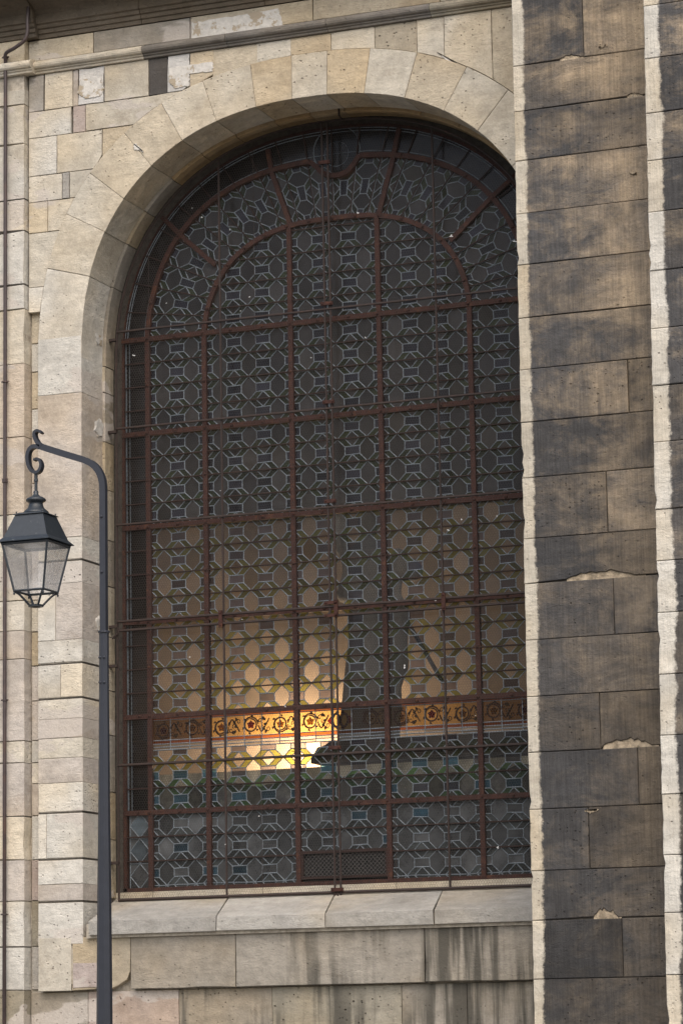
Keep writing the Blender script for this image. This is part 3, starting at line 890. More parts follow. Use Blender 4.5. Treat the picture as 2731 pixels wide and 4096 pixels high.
def box_reg(x0, x1, z0, z1): return [(x0, z0), (x1, z0), (x1, z1), (x0, z1)]


ZFR = 3.700                                        # underside of the painted frieze
ZV0, ZV1 = 2.70, 2.905                             # wire vent in the bottom row
INNER = [p for p in ARC2[::-1][::4]]               # counter-clockwise, closed along z = 6.82


def rows_between(z0, z1, n): return [(z0 + (z1 - z0) * (i + .5) / n, (z1 - z0) / n) for i in range(n)]


for sec, rows_, x0, x1, regs in [
    ('main', sum([rows_between(TR[i], TR[i + 1], 4) for i in range(2, 6)], []), MUL[0], MUL[5], [box_reg(MUL[0], MUL[5], TR[2], TR[6])]),
    ('main', rows_between(TR[6], TR[6] + .178 * 5, 5), MUL[1], MUL[4], [INNER]),
    ('mid', rows_between(TR[1], TR[1] + .178 * 3, 3), MUL[0], MUL[5], [box_reg(MUL[0], MUL[5], TR[1], ZFR)]),
    ('low', rows_between(TR[1] - .178 * 4, TR[1], 4), MUL[0], MUL[5], [box_reg(MUL[0], 0, TR[0], TR[1]), box_reg(.70, MUL[5], TR[0], TR[1]), box_reg(0, .70, ZV1, TR[1])]),
]:
    for zc, h in rows_:
        k = round(x0 / PX)
        while k * PX <= x1 + .01:
            hexa, rect, g, tr = cell(k * PX, zc, h)
            place(hexa, 'hex', sec, regs); place(rect, 'rect', sec, regs)
            for q in g: place(q, 'green', sec, regs)
            for q in tr: place(q, 'tri', sec, regs)
            k += 1

# ring of panes between the two iron arches
NT = 22


def amap(x, z):
    t, r = z / (NT * .178), x / (2 * PX)
    p, q = lerp_curve(ARC2, t), lerp_curve(ARC1, t)
    return (p[0] + (q[0] - p[0]) * r, p[1] + (q[1] - p[1]) * r)


MEDC, MEDR = (.385, 8.085), .20
for j in range(NT):
    for k in range(3):
        hexa, rect, g, tr = cell(k * PX, (j + .5) * .178, .178)
        for kind, polys in (('hex', [hexa]), ('rect', [rect]), ('green', g), ('tri', tr)):
            for P in polys:
                P = clip(P, box_reg(0, 2 * PX, 0, NT * .178))
                if not P: continue
                Q = [amap(*p) for p in P]
                c = (sum(p[0] for p in Q) / len(Q), sum(p[1] for p in Q) / len(Q))
                if math.hypot(c[0] - MEDC[0], c[1] - MEDC[1]) < MEDR - .03: continue
                place(Q, kind, 'main', [None])
for nm, key in (('green_panes', 'green'), ('bright_green_panes', 'mgreen'), ('triangle_panes', 'tri'), ('dusty_small_panes', 'dusty_i'), ('far_clear_panes', 'clear')):
    if small[key].v: tag(small[key].build(nm, M[key], win), kind='stuff')

# border panes down the left side, over the arch and down the right side
bz = sum([[TR[i] + (TR[i + 1] - TR[i]) * q / 4 for q in range(4)] for i in range(1, 6)], []) + [TR[6]]
XB0, XB1 = ARC0[0][0], ARC0[-1][0]
for a, b in zip(bz, bz[1:]):
    for xa, xb in ((XB0, MUL[0]), (MUL[5], XB1)):
        if xa > 0: continue
        for u, v_ in ((xa + .005, xa + .022), (xa + .022, xa + .048), (xa + .048, xb - .022)):
            pane([(u, a), (v_, a), (v_, b), (u, b)], 'border_pane', 'pale' if u < xa + .01 else 'border')
            add_edges([(v_, a), (v_, b), (v_, (a + b) / 2)])
        EDGES[((round(xb - .022, 3), round(a, 3)), (round(xb - .022, 3), round(b, 3)))] = 1
NB = 22
for j in range(NB):
    t0, t1 = j / NB, (j + 1) / NB
    P = [lerp_curve(ARC1, t0 + (t1 - t0) * q / 3) for q in range(4)]; Q = [lerp_curve(ARC0, t0 + (t1 - t0) * q / 3) for q in range(4)]
    pane(P + Q[::-1], 'border_pane', 'border')
    for e in (.16, .84, .93):
        L = [(p[0] + (q[0] - p[0]) * e, p[1] + (q[1] - p[1]) * e) for p, q in zip(P, Q)]
        for a, b in zip(L, L[1:]): EDGES[((round(a[0], 4), round(a[1], 4)), (round(b[0], 4), round(b[1], 4)))] = 1
# pale lozenges in the bottom corner
lx0, lx1 = XB0 + .03, MUL[0] - .02
for k in range(3):
    za = TR[0] + (TR[1] - TR[0]) * k / 3; zb = TR[0] + (TR[1] - TR[0]) * (k + 1) / 3; xm, zm = (lx0 + lx1) / 2, (za + zb) / 2
    D_ = [(lx0, zm), (xm, za), (lx1, zm), (xm, zb)]
    pane(D_, 'lozenge_pane', 'pale' if k else 'dusty'); add_edges(D_)
    for T in ([(lx0, za), (xm, za), (lx0, zm)], [(xm, za), (lx1, za), (lx1, zm)], [(lx1, zm), (lx1, zb), (xm, zb)], [(lx0, zm), (xm, zb), (lx0, zb)]):
        pane(T, 'corner_pane', 'dusty' if k == 2 or random.random() < .7 else 'pale'); add_edges(T)

# medallion at the crown
ring = [(MEDC[0] + .095 * math.cos(q * math.pi / 10), MEDC[1] + .095 * math.sin(q * math.pi / 10)) for q in range(20)]
pane(ring, 'medallion_pane', 'border', y=-.004); add_edges(ring)
ring2 = [(MEDC[0] + .185 * math.cos(q * math.pi / 12), MEDC[1] + .03 + .185 * math.sin(q * math.pi / 12)) for q in range(24)]
pane(ring2, 'medallion_pane', 'border', y=-.002); add_edges(ring2)

# painted frieze
fz = [('orange', 3.923, 3.938), ('amber', 3.772, 3.923), ('orange', 3.745, 3.772), ('white', 3.722, 3.745), ('white', 3.700, 3.722)]
wd = .1555
paint, red, gold = MB(), MB(), MB()
for ci in range(5):
    x0, x1 = MUL[ci], MUL[ci + 1]; n_ = max(2, round((x1 - x0) / wd))
    for q in range(n_):
        u, v_ = x0 + (x1 - x0) * q / n_, x0 + (x1 - x0) * (q + 1) / n_
        for m_, a, b in fz:
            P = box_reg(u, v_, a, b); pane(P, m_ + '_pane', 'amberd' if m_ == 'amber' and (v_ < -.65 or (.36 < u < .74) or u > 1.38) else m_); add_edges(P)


def ribbon(mb, pts, wdt, y):
    v = []; f = []
    for i, (x, z) in enumerate(pts):
        a = pts[max(i - 1, 0)]; b = pts[min(i + 1, len(pts) - 1)]; tx, tz = b[0] - a[0], b[1] - a[1]; l = math.hypot(tx, tz) or 1
        h = wdt * .72 * (1 if 0 < i < len(pts) - 1 else .4); v += [(x - tz / l * h, y, z + tx / l * h), (x + tz / l * h, y, z - tx / l * h)]
    for i in range(len(pts) - 1): f.append((2 * i, 2 * i + 1, 2 * i + 3, 2 * i + 2))
    mb.add(v, f)


def leaf(mb, x, z, a, l, y, wdt=.35):
    P = []
    for t, h in ((0, 0), (.3, wdt), (.6, wdt * .8), (1, 0), (.6, -wdt * .8), (.3, -wdt)): P.append((x + l * (t * math.cos(a) - h * math.sin(a)), y, z + l * (t * math.sin(a) + h * math.cos(a))))
    mb.add(P, [tuple(range(6))])


fc_z = 3.847
mot = 0
xm = MUL[0] + .10
while xm < 1.87:
    up = 1 if mot % 2 else -1
    if abs(xm - .33) < .12:                        # cartouche in the middle
        for s in (-1, 1):
            ribbon(paint, [(xm + s * (.03 + .028 * math.cos(q * .5)), fc_z + .030 * math.sin(q * .5) * 1.6) for q in range(14)], .013, -.0045)
            leaf(red, xm + s * .05, fc_z, 0 if s > 0 else math.pi, .05, -.004, .6)
            for q in (-1, 1): leaf(paint, xm + s * .02, fc_z + q * .045, (math.pi / 2) * q, .03, -.0045, .5)
    else:
        c_ = (xm, fc_z + .004 * up)
        ribbon(paint, [(c_[0] + (.058 - .0007 * q) * math.cos(q * .32), c_[1] + up * (.060 - .0007 * q) * math.sin(q * .32)) for q in range(26)], .0075, -.0045)
        ribbon(paint, [(c_[0] + .045 * math.cos(q * .4 + 1), c_[1] + up * .046 * math.sin(q * .4 + 1)) for q in range(12)], .004, -.0043)
        for q in range(5):
            a = q * 1.2566 + .3; leaf(red if mot % 3 == 0 else gold, c_[0], c_[1], a, .034, -.004, .45); leaf(paint, c_[0] + .012 * math.cos(a), c_[1] + .012 * math.sin(a), a, .022, -.0046, .18)
        leaf(paint, c_[0], c_[1], .7, .012, -.0047, .6)
        ribbon(paint, catmull([(xm + .058, fc_z), (xm + .085, fc_z - up * .048), (xm + .120, fc_z), (xm + .145, fc_z + up * .045)], 6), .007, -.0045)
        for dx, dz, a in ((.085, .035, 1.0), (.09, -.02, -.6), (.115, .03, 2.2), (.125, -.035, -2.0), (.10, .0, .3)):
            leaf(paint, xm + dx, fc_z + up * dz, a * up, .034, -.0045, .32); leaf(gold, xm + dx + .004, fc_z + up * dz, a * up, .026, -.0049, .2)
        for q in range(3):                         # curling tendrils between the roses
            b0 = (xm + .075 + .03 * q, fc_z + up * (.03 - .03 * q))
            ribbon(paint, [(b0[0] + (.020 - .0011 * w_) * math.cos(w_ * .45 + q * 2), b0[1] + up * (.020 - .0011 * w_) * math.sin(w_ * .45 + q * 2)) for w_ in range(16)], .0045, -.0044)
        for q in range(6):
            a = q * 1.05 + .2; leaf(paint, c_[0] + .058 * math.cos(a), c_[1] + .058 * math.sin(a), a + 1.1, .026, -.0046, .3)
    mot += 1; xm += .2333
paint.build('painted_scroll', M['paint'], win); red.build('painted_roses', M['redpaint'], win); gold.build('painted_leaves', M['goldpaint'], win)

# lead cames: a low roof-shaped strip along every joint
lv = []; lf = []
for (p, q) in EDGES:
    L = math.hypot(q[0] - p[0], q[1] - p[1])
    if L < .004: continue
    h = .0037; nx, nz = -(q[1] - p[1]) / L * h, (q[0] - p[0]) / L * h; i = len(lv)
    lv += [(p[0] + nx, -.002, p[1] + nz), (p[0], -.0062, p[1]), (p[0] - nx, -.002, p[1] - nz), (q[0] + nx, -.002, q[1] + nz), (q[0], -.0062, q[1]), (q[0] - nx, -.002, q[1] - nz)]
    lf += [(i, i + 1, i + 4, i + 3), (i + 1, i + 2, i + 5, i + 4)]
tag(mesh_obj('lead_cames', lv, lf, M['lead'], win), kind='stuff')

# iron armature
BW = .036
def vbar(x, z0, z1, wdt=BW, y0=-.030, y1=.012, nm='mullion'): MB().box(x - wdt / 2, x + wdt / 2, y0, y1, z0, z1).build(nm, M['iron'], win)


for i, x in enumerate(MUL):
    z1 = TR[6] if i in (0, 1, 4, 5) else lerp_curve(ARC2, .5)[1]
    if i in (2, 3): z1 = max(z for xx, z in ARC2 if abs(xx - x) < .02)
    vbar(x, TR[0] - .01, z1)
for z in TR[1:]: MB().box(XB0 - .005, XB1 + .005, -.034, .009, z - BW / 2, z + BW / 2).build('transom', M['iron'], win)
MB().box(XB0 - .012, XB1 + .012, -.026, .015, TR[0] - .022, TR[0] + .006).build('bottom_rail', M['iron'], win)
for x in (XB0, XB1): vbar(x, TR[0] - .02, TR[6], .026, -.026, .014, 'frame_stile')
MB().sweep(ARC0[::2], -.006, .026, .042).build('frame_arch', M['iron'], win)
MB().sweep(ARC2[::2], -.010, BW, .043).build('inner_arch', M['iron'], win)
dip = [(p.x, p.z) for p in (at(a, b, 0) for a, b in ((716, 374), (728, 384), (742, 398), (768, 405), (795, 398), (812, 382), (826, 366)))]
i0 = near(ARC1, dip[0]); i1 = near(ARC1, dip[-1])
dip = [ARC1[i0]] + dip[1:-1] + [ARC1[i1]]
MB().sweep(ARC1[:i0 + 1], -.011, BW, .044).build('outer_arch', M['iron'], win)
MB().sweep(ARC1[i1:], -.011, BW, .044).build('outer_arch', M['iron'], win)
MB().sweep(catmull(dip, 5), -.0112, BW, .044).build('crown_loop', M['iron'], win)
for pts in (((668, 515), (627, 400), (617, 345)), ((870, 500), (905, 362), (918, 296)), ((497, 610), (427, 550), (375, 500)), ((1035, 555), (1130, 455), (1195, 395))):
    MB().sweep([(p.x, p.z) for p in (at(a, b, 0) for a, b in pts)], -.009, BW * .95, .040).build('radial_bar', M['iron'], win)

# saddle bars and the thin radial bars
for i in range(1, 6):
    n_ = 4
    for q in range(1, n_):
        z = TR[i] + (TR[i + 1] - TR[i]) * q / n_
        if i == 1 and q == 3: continue
        MB().tube([(XB0, -.016, z), (XB1, -.016, z)], .0058, 6).build('saddle_bar', M['bar'], win)
for z in (TR[1] - .178, TR[1] - .356):
    MB().tube([(XB0, -.016, z), (0 if z < ZV1 else XB1, -.016, z)], .0058, 6).build('saddle_bar', M['bar'], win)
    if z < ZV1: MB().tube([(.70, -.016, z), (XB1, -.016, z)], .0058, 6).build('saddle_bar', M['bar'], win)
for q in range(1, 5):
    z = TR[6] + .178 * q; xs = [x for x, zz_ in ARC2 if zz_ >= z]
    if xs: MB().tube([(min(xs), -.016, z), (max(xs), -.016, z)], .0055, 6).build('saddle_bar', M['bar'], win)
for j in range(1, NT):
    t = j / NT; a, b = lerp_curve(ARC2, t), lerp_curve(ARC0, t)
    MB().tube([(a[0], -.015, a[1]), (b[0], -.015, b[1])], .005, 6).build('radial_rod', M['bar'], win)

# bolts
bm_ = MB().lathe((0, 0, 0), [(.013, 0), (.013, .006), (.008, .011), (.003, .012)], 6)
bolt_me = bpy.data.meshes.new('bolt'); bolt_me.from_pydata([(x, -z, y) for x, y, z in bm_.v], [], bm_.f); bolt_me.materials.append(M['iron'])
for z in TR[1:]:
    xs = MUL[:5] + [(MUL[0] + MUL[1]) / 2, MUL[1] + .23, MUL[1] + .47, .23, .47, .93, 1.17, 1.64, XB0 + .12]
    for x in xs: share('bolt', bolt_me, (x + random.uniform(-.01, .01), -.033, z + random.uniform(-.003, .003)), win)
for x in MUL[:5]:
    for i in range(1, 6): share('bolt', bolt_me, (x, -.029, (TR[i] + TR[i + 1]) / 2 + random.uniform(-.01, .01)), win)
for arc in (ARC2, ARC1):
    for j in range(1, 16):
        p = lerp_curve(arc, j / 16)
        if arc is ARC1 and 6 < j < 10: continue
        share('bolt', bolt_me, (p[0], -.032, p[1]), win)

# wire vent in the bottom row
vb = MB().box(.018, .682, -.022, .012, ZV1 - .012, ZV1 + .010).box(.018, .682, -.022, .012, ZV0 + .012, ZV0 + .030).box(.018, .034, -.022, .012, ZV0 + .03, ZV1 - .012).box(.666, .682, -.022, .012, ZV0 + .03, ZV1 - .012)
vent = vb.build('vent_frame', M['bar'], win)
vm = MB()
for yy, off in ((-.010, 0),):
    s_ = .031
    for d in (1, -1):
        c0 = -1.2
        while c0 < 1.9:
            c0 += s_
            # line z - ZV0 = d * (x - c0)
            zA, zB = ZV0 + .03, ZV1 - .012
            xa, xb = c0 + off + d * 0.0, c0 + off + d * (zB - zA)
            za_, zb_ = zA, zB
            if xa > xb: xa, xb, za_, zb_ = xb, xa, zb_, za_
            lo, hi = .034, .666
            if xb <= lo or xa >= hi: continue
            g_ = (zb_ - za_) / (xb - xa)
            if xa < lo: za_ += g_ * (lo - xa); xa = lo
            if xb > hi: zb_ -= g_ * (xb - hi); xb = hi
            vm.tube([(xa, yy, za_), (xb, yy, zb_)], .0011, 3, False)
tag(vm.build('vent_wire', M['ventwire'], win), kind='stuff')
MB().box(.01, .69, .02, .10, ZV0 - .005, ZV1 + .005).build('vent_void', M['black'], win)  # black box stands in for the unlit hollow behind the vent mesh
# dark rebate between frame and stone
reb_i = [(WX - 1.742, 2.60)] + arch(1.745, 1.695, 2.25, kk) + [(WX + 1.742, 2.60)]
reb_o = [(WX - 2.05, 2.60)] + arch(2.0, 1.95, 2.3, kk) + [(WX + 2.05, 2.60)]
ring_prism('window_rebate', reb_i, reb_o, -.028, .10, M['dmortar'], surround)
MB().box(-1.7, 2.4, -.036, .10, 2.30, 2.664).build('window_bed', M['plainstone'], surround, C('cream', pit=.3))

# ------------------------------------------------------------------ wire guard in front of the window
YG = -.13
guard = thing('window_guard', (CX, YG, 2.6), 'rusty iron guard frame with fine hexagonal chicken wire over the window', 'window guard')
GA, GB, GN = 1.742, 1.705, 2.25
gl = [(CX - GA, 2.605)] + arch(GA, GB, GN, 80) + [(CX + GA, 2.605)]
MB().tube([(x, YG, z) for x, z in gl], .0095, 6).build('frame_rod', M['rod'], guard)
MB().tube([(CX - GA - .004, YG, 2.606), (CX + GA, YG, 2.606)], .011, 8).build('bottom_rod', M['rod'], guard)


def gx_at(z):
    return CX - (GA if z < ZS else GA * max(0, 1 - ((z - ZS) / GB) ** GN) ** (1 / GN))


for y_, r_ in ((763, .009), (985, .009), (1206, .009), (1428, .010), (1449, .010), (1758, .010)):
    z = zat(275, y_, YG); xl = gx_at(z)
    MB().tube([(xl, YG - .008, z), (2 * CX - xl, YG - .008, z)], r_, 6).build('horizontal_rod', M['rod'], guard)
for px, py_, r_ in ((513, 1400, .009), (1017, 1400, .009)):
    x = xat(px, py_, YG); z1 = arch_z(x, GA, GB, GN)
    MB().tube([(x, YG + .006, 2.61), (x, YG + .006, z1)], r_, 6).build('vertical_rod', M['rod'], guard)
xc1, xc2 = xat(760, 1500, YG), xat(771, 1500, YG) + .008
for x in (xc1, xc2):
    MB().tube([(x, YG - .004, 2.545), (x, YG - .004, arch_z(x, GA, GB, GN))], .0085, 6).build('vertical_rod', M['rod'], guard)
for px in (350, 600, 905):
    x = xat(px, 1800, YG); MB().tube([(x, YG, 2.61), (x, YG, arch_z(x, GA, GB, GN))], .0018, 4).build('seam_wire', M['rod'], guard)
xm = (xc1 + xc2) / 2


def clip_plate(px, z, w_, h_):
    o = MB().box(px - w_ / 2, px + w_ / 2, YG - .026, YG - .013, z - h_ / 2, z + h_ / 2).build('clip_plate', M['iron'], guard)
    for s in (-1, 1):
        d = (w_ * .36 * s, 0) if w_ > h_ else (0, h_ * .36 * s)
        b = share('bolt', bolt_me, (px + d[0], YG - .026, z + d[1]), guard); b.scale = (.6, .6, .6)


for y_ in (373, 698, 924, 1152, 1718, 2044): clip_plate(xm, zat(755, y_, YG), .092, .026)
clip_plate(xm - .01, zat(760, 1385, YG), .10, .024); clip_plate(xm - .01, zat(760, 1414, YG), .10, .022); clip_plate(xm + .03, zat(768, 1398, YG), .028, .125)
clip_plate(xat(509, 1422, YG), zat(509, 1422, YG), .030, .125); clip_plate(xat(1020, 1382, YG), zat(1020, 1382, YG), .030, .125)
MB().tube([(xm + .0, YG - .02, 2.60), (xm + .02, YG - .02, 2.55)], .006, 5).build('latch_pin', M['rod'], guard)
for y_ in (782, 993, 1440, 1530, 1982):
    z = zat(262, y_, YG); MB().box(CX - A_IN - .03, CX - GA + .006, YG - .022, YG + .012, z - .010, z + .010).build('wall_lug', M['rod'], guard)
zl = zat(268, 1440, YG)
MB().tube([(CX - GA + .01, YG - .015, zl), (CX - GA + .015, YG - .02, zl - .05), (CX - GA - .03, YG - .03, zl - .09)], .007, 5).build('hook', M['rod'], guard)
# crown hook of the arch
MB().tube([(xat(778, 262, -.2), -.2, 8.375), (xat(778, 262, -.2), -.2, 8.315), (xat(778, 262, -.2), -.14, 8.30)], .008, 6).build('crown_hook', M['rod'], guard)

# chicken wire: every strand is a thin three-sided tube
def netting():
    pw, ph = .0195, .0175
    nx = int(2 * GA / pw) + 2; nz = int((8.31 - 2.605) / ph) + 2
    I, J = np.meshgrid(np.arange(nx), np.arange(nz), indexing='ij')
    ox = CX - GA; sh = (J % 2) * .5
    def jx(i, j): return ox + (i + (j % 2) * .5) * pw
    x0 = jx(I, J); zb = 2.605 + J * ph
    seg = []
    A = np.stack([x0, zb], -1); B = np.stack([x0, zb + ph * .52], -1); seg.append((A, B))
    up = zb + ph
    C1 = np.stack([x0 - pw / 2, up], -1); C2 = np.stack([x0 + pw / 2, up], -1)
    seg.append((B, C1)); seg.append((B, C2))
    P = np.concatenate([a.reshape(-1, 2) for a, _ in seg]); Q = np.concatenate([b.reshape(-1, 2) for _, b in seg])
    def wob(V): 
        return V + np.stack([.004 * np.sin(V[:, 1] * 5.1 + 1.3) + .003 * np.sin(V[:, 1] * 17 + V[:, 0] * 9), .004 * np.sin(V[:, 0] * 7.3) + .003 * np.sin(V[:, 0] * 19 + V[:, 1] * 11)], -1)
    P, Q = wob(P), wob(Q)
    def inside(V):
        u = np.abs(V[:, 0] - CX) / GA; t = np.maximum(V[:, 1] - ZS, 0) / GB
        return (u ** GN + t ** GN < 1.0) & (V[:, 1] > 2.602)
    ok = inside(P) & inside(Q); P, Q = P[ok], Q[ok]
    def y3(V): return YG + .006 * np.sin(V[:, 0] * 6.1) * np.sin(V[:, 1] * 4.3)
    P3 = np.stack([P[:, 0], y3(P), P[:, 1]], -1); Q3 = np.stack([Q[:, 0], y3(Q), Q[:, 1]], -1)
    d = Q3 - P3; d /= np.linalg.norm(d, axis=1)[:, None]; r = .00095
    e1 = np.cross(d, np.array([0, 1., 0])); e1 /= np.linalg.norm(e1, axis=1)[:, None]; e2 = np.cross(d, e1)
    vs = []
    for V in (P3, Q3):
        for k in range(3):
            a = 2 * math.pi * k / 3 + .5; vs.append(V + r * (math.cos(a) * e1 + math.sin(a) * e2))
    V = np.stack(vs, 1).reshape(-1, 3); n = len(P3); b = (np.arange(n) * 6)[:, None]
    F = np.concatenate([b + np.array([[k, (k + 1) % 3, 3 + (k + 1) % 3, 3 + k]]) for k in range(3)], 0)
    me = bpy.data.meshes.new('wire_netting'); me.vertices.add(len(V)); me.vertices.foreach_set('co', V.ravel())
    me.loops.add(F.size); me.loops.foreach_set('vertex_index', F.ravel().astype(np.int32))
    me.polygons.add(len(F)); me.polygons.foreach_set('loop_start', (np.arange(len(F)) * 4).astype(np.int32)); me.polygons.foreach_set('loop_total', np.full(len(F), 4, np.int32))
    me.update(); me.validate(); me.materials.append(M['wire'])
    o = bpy.data.objects.new('wire_netting', me); COL.objects.link(o); adopt(o, guard); o['kind'] = 'stuff'


netting()
fb = MB(); rf = random.Random(5)
for _ in range(30):
    x = rf.uniform(-1.3, 1.8); z = rf.uniform(2.7, 8.0)
    if (abs(x - CX) / GA) ** 2 + (max(0, z - ZS) / GB) ** 2 > .9: continue
    for q in range(rf.choice((1, 1, 2, 3))):
        leaf(fb, x, z, rf.uniform(0, 6.28), rf.uniform(.008, .018), YG - .006 - q * .001, .28)
tag(fb.build('feather_down', M['feather']), 'tiny white feather scraps caught all over the chicken wire', 'feathers', kind='stuff')

# ------------------------------------------------------------------ inside the church
room = MB(); X0, X1, Y0, Y1, Z0, Z1 = -2.4, 3.4, .06, 2.3, 1.6, 9.2
room.add([(X0, Y0, Z0), (X1, Y0, Z0), (X1, Y1, Z0), (X0, Y1, Z0), (X0, Y0, Z1), (X1, Y0, Z1), (X1, Y1, Z1), (X0, Y1, Z1)], [(0, 1, 2, 3), (4, 5, 6, 7), (1, 2, 6, 5), (2, 3, 7, 6), (3, 0, 4, 7)])
MB().box(-2.35, 3.35, 2.22, 2.28, 1.62, 5.76).build('chapel_wall', M['room'])['kind'] = 'structure'  # top edge set to end the glow; darker wall above stands in for falloff
tag(room.build('interior_room', M['gloom']), kind='structure')
zpar = zat(740, 1762, .16)
MB().box(-1.9, 2.6, .13, .26, 1.62, zpar).build('inner_parapet', M['parapet'])['kind'] = 'structure'
rp = random.Random(3); top_ = []; bot_ = []          # parapet top paled to carry daylight in its colour; ragged dirt edge below
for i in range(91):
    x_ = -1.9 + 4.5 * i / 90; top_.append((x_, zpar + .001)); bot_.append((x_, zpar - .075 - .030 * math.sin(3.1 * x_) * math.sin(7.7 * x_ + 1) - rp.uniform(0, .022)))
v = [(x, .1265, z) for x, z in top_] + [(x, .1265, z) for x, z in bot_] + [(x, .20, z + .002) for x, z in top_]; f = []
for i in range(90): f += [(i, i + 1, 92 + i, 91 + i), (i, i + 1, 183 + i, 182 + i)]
tag(mesh_obj('daylit_band', v, f, M['daylit']), kind='structure')
YS = 1.0
def sxz(cx, cy): p = at((1250 + cx / 1.378) * .5742, (2050 + cy / 1.378) * .5742, YS); return p.x, p.z


def loft(rings, depth, name, parent, m):
    v = []; f = []; n = 20
    R_ = catmull([(a, b, c) for a, b, c in rings], 3)
    for cy, l, r in R_:
        xa, z = sxz(l, cy); xb, _ = sxz(r, cy); cx0, h = (xa + xb) / 2, abs(xb - xa) / 2
        for k in range(n):
            a = 2 * math.pi * k / n; fold = 1 + .05 * math.sin(5 * a + cy * .01)
            v.append((cx0 + h * math.cos(a), YS + h * depth * fold * math.sin(a), z))
    for i in range(len(R_) - 1):
        for k in range(n): f.append((i * n + k, i * n + (k + 1) % n, (i + 1) * n + (k + 1) % n, (i + 1) * n + k))
    f += [tuple(range(n)), tuple(range((len(R_) - 1) * n, len(R_) * n))]
    return mesh_obj(name, v, f, M[m], parent, smooth=True)


p0 = sxz(300, 1100)
st1 = thing('statue', (p0[0], YS, p0[1]), 'tall robed statue in dark silhouette behind the lit amber glass', 'statue')
loft([(1265, 140, 448), (1180, 150, 446), (1120, 156, 442), (1040, 165, 440), (860, 182, 440), (700, 200, 430), (600, 192, 435), (520, 205, 440), (490, 150, 440), (450, 136, 430), (410, 150, 425), (360, 176, 430), (300, 190, 428), (250, 186, 424), (215, 195, 410), (185, 225, 385), (160, 255, 352), (140, 262, 340), (110, 248, 352), (70, 246, 356), (30, 256, 346), (5, 280, 322)], .62, 'robe', st1, 'statue')
loft([(420, 140, 215), (330, 165, 215), (250, 150, 215), (190, 112, 200), (150, 102, 190), (110, 104, 190), (60, 100, 196), (20, 114, 182), (0, 135, 165)], .8, 'raised_arm', st1, 'statue')
p0 = sxz(480, 1100)
st2 = thing('statue', (p0[0], YS, p0[1]), 'hatted statue leaning on a slanted staff, right of the robed silhouette', 'statue')
loft([(1265, 380, 480), (1180, 390, 482), (1120, 396, 488), (1040, 398, 492), (960, 395, 490), (860, 395, 527), (760, 395, 522), (640, 395, 528), (590, 400, 536), (530, 405, 528), (480, 415, 500), (450, 430, 488), (400, 432, 492), (370, 430, 500), (330, 432, 520), (290, 434, 530), (240, 436, 522), (212, 445, 500), (200, 455, 480)], .6, 'body', st2, 'statue')
loft([(380, 500, 570), (350, 470, 602), (320, 450, 604), (290, 450, 590), (262, 460, 560)], .7, 'hat', st2, 'statue')
a_, b_ = sxz(530, 600), sxz(722, 940)
MB().tube([(a_[0], YS - .05, a_[1]), (b_[0], YS - .02, b_[1])], .017, 8).build('staff', M['darkwood'], st2)
zal = zat(900, 1698, .6)
al = thing('altar_block', (1.3, .9, 1.6), 'dark oak altar ledge carrying the statues behind the glass', 'altar')
xal = xat(722, 1730, .6)
MB().box(xal + .17, 2.9, .55, 1.4, 1.62, zal - .03).build('body', M['darkwood'], al)
pr_ = [(2.95, zal - .16), (2.95, zal)] + [(xal + .20 - .20 * math.sin(q * math.pi / 16), zal - .16 + .16 * math.cos(q * math.pi / 16) + .012 * math.sin(q * 1.9)) for q in range(9)]
k = len(pr_); v = [(x, .52, z) for x, z in pr_] + [(x, 1.43, z) for x, z in pr_]
mesh_obj('ledge', v, [tuple(range(k)), tuple(range(k, 2 * k))] + [(q, (q + 1) % k, k + (q + 1) % k, k + q) for q in range(k)], M['darkwood'], al)
# lit lamp behind the ledge
lp = at(680, 1785, 1.85)
lamp = thing('wall_lamp', (lp.x, 1.85, lp.z - .2), 'lit warm lamp glowing behind the lower amber panes', 'lamp')
MB().lathe((lp.x, 1.85, lp.z), [(.004, -.06), (.035, -.045), (.048, 0), (.035, .045), (.006, .058)], 14).build('bulb', M['bulb'], lamp, smooth=True)
MB().lathe((lp.x, 1.85, lp.z - .3), [(.07, 0), (.07, .015), (.012, .03), (.012, .22), (.03, .235)], 14).build('lamp_stem', M['darkwood'], lamp)
MB().box(lp.x - .5, lp.x + .35, 1.5, 2.0, lp.z - .36, lp.z - .3).build('shelf', M['darkwood'], lamp)
MB().lathe((lp.x, 1.85, lp.z + .195), [(.006, .012), (.040, .006), (.044, 0), (.040, .002), (.006, .008)], 14).build('light_baffle', M['darkwood'], lamp)  # unseen disc added to cut the lamp's upward light on the wall
MB().tube([(lp.x + .03, 1.87, lp.z - .3), (lp.x + .06, 1.88, lp.z + .05), (lp.x, 1.85, lp.z + .2)], .004, 6).build('baffle_stay', M['darkwood'], lamp)
ld = bpy.data.lights.new('lamp_light', 'POINT'); ld.energy = 128; ld.color = (1, .75, .48); ld.shadow_soft_size = .05
lo = bpy.data.objects.new('lamp_light', ld); COL.objects.link(lo); lo.location = (lp.x, 1.85, lp.z + .075); adopt(lo, lamp)

# ------------------------------------------------------------------ street lamp
YL = -4.0
def lq(cx, cy): p = at(cx / 2.768 * .57415, (1650 + cy / 2.768) * .57415, YL); return p.x, p.z


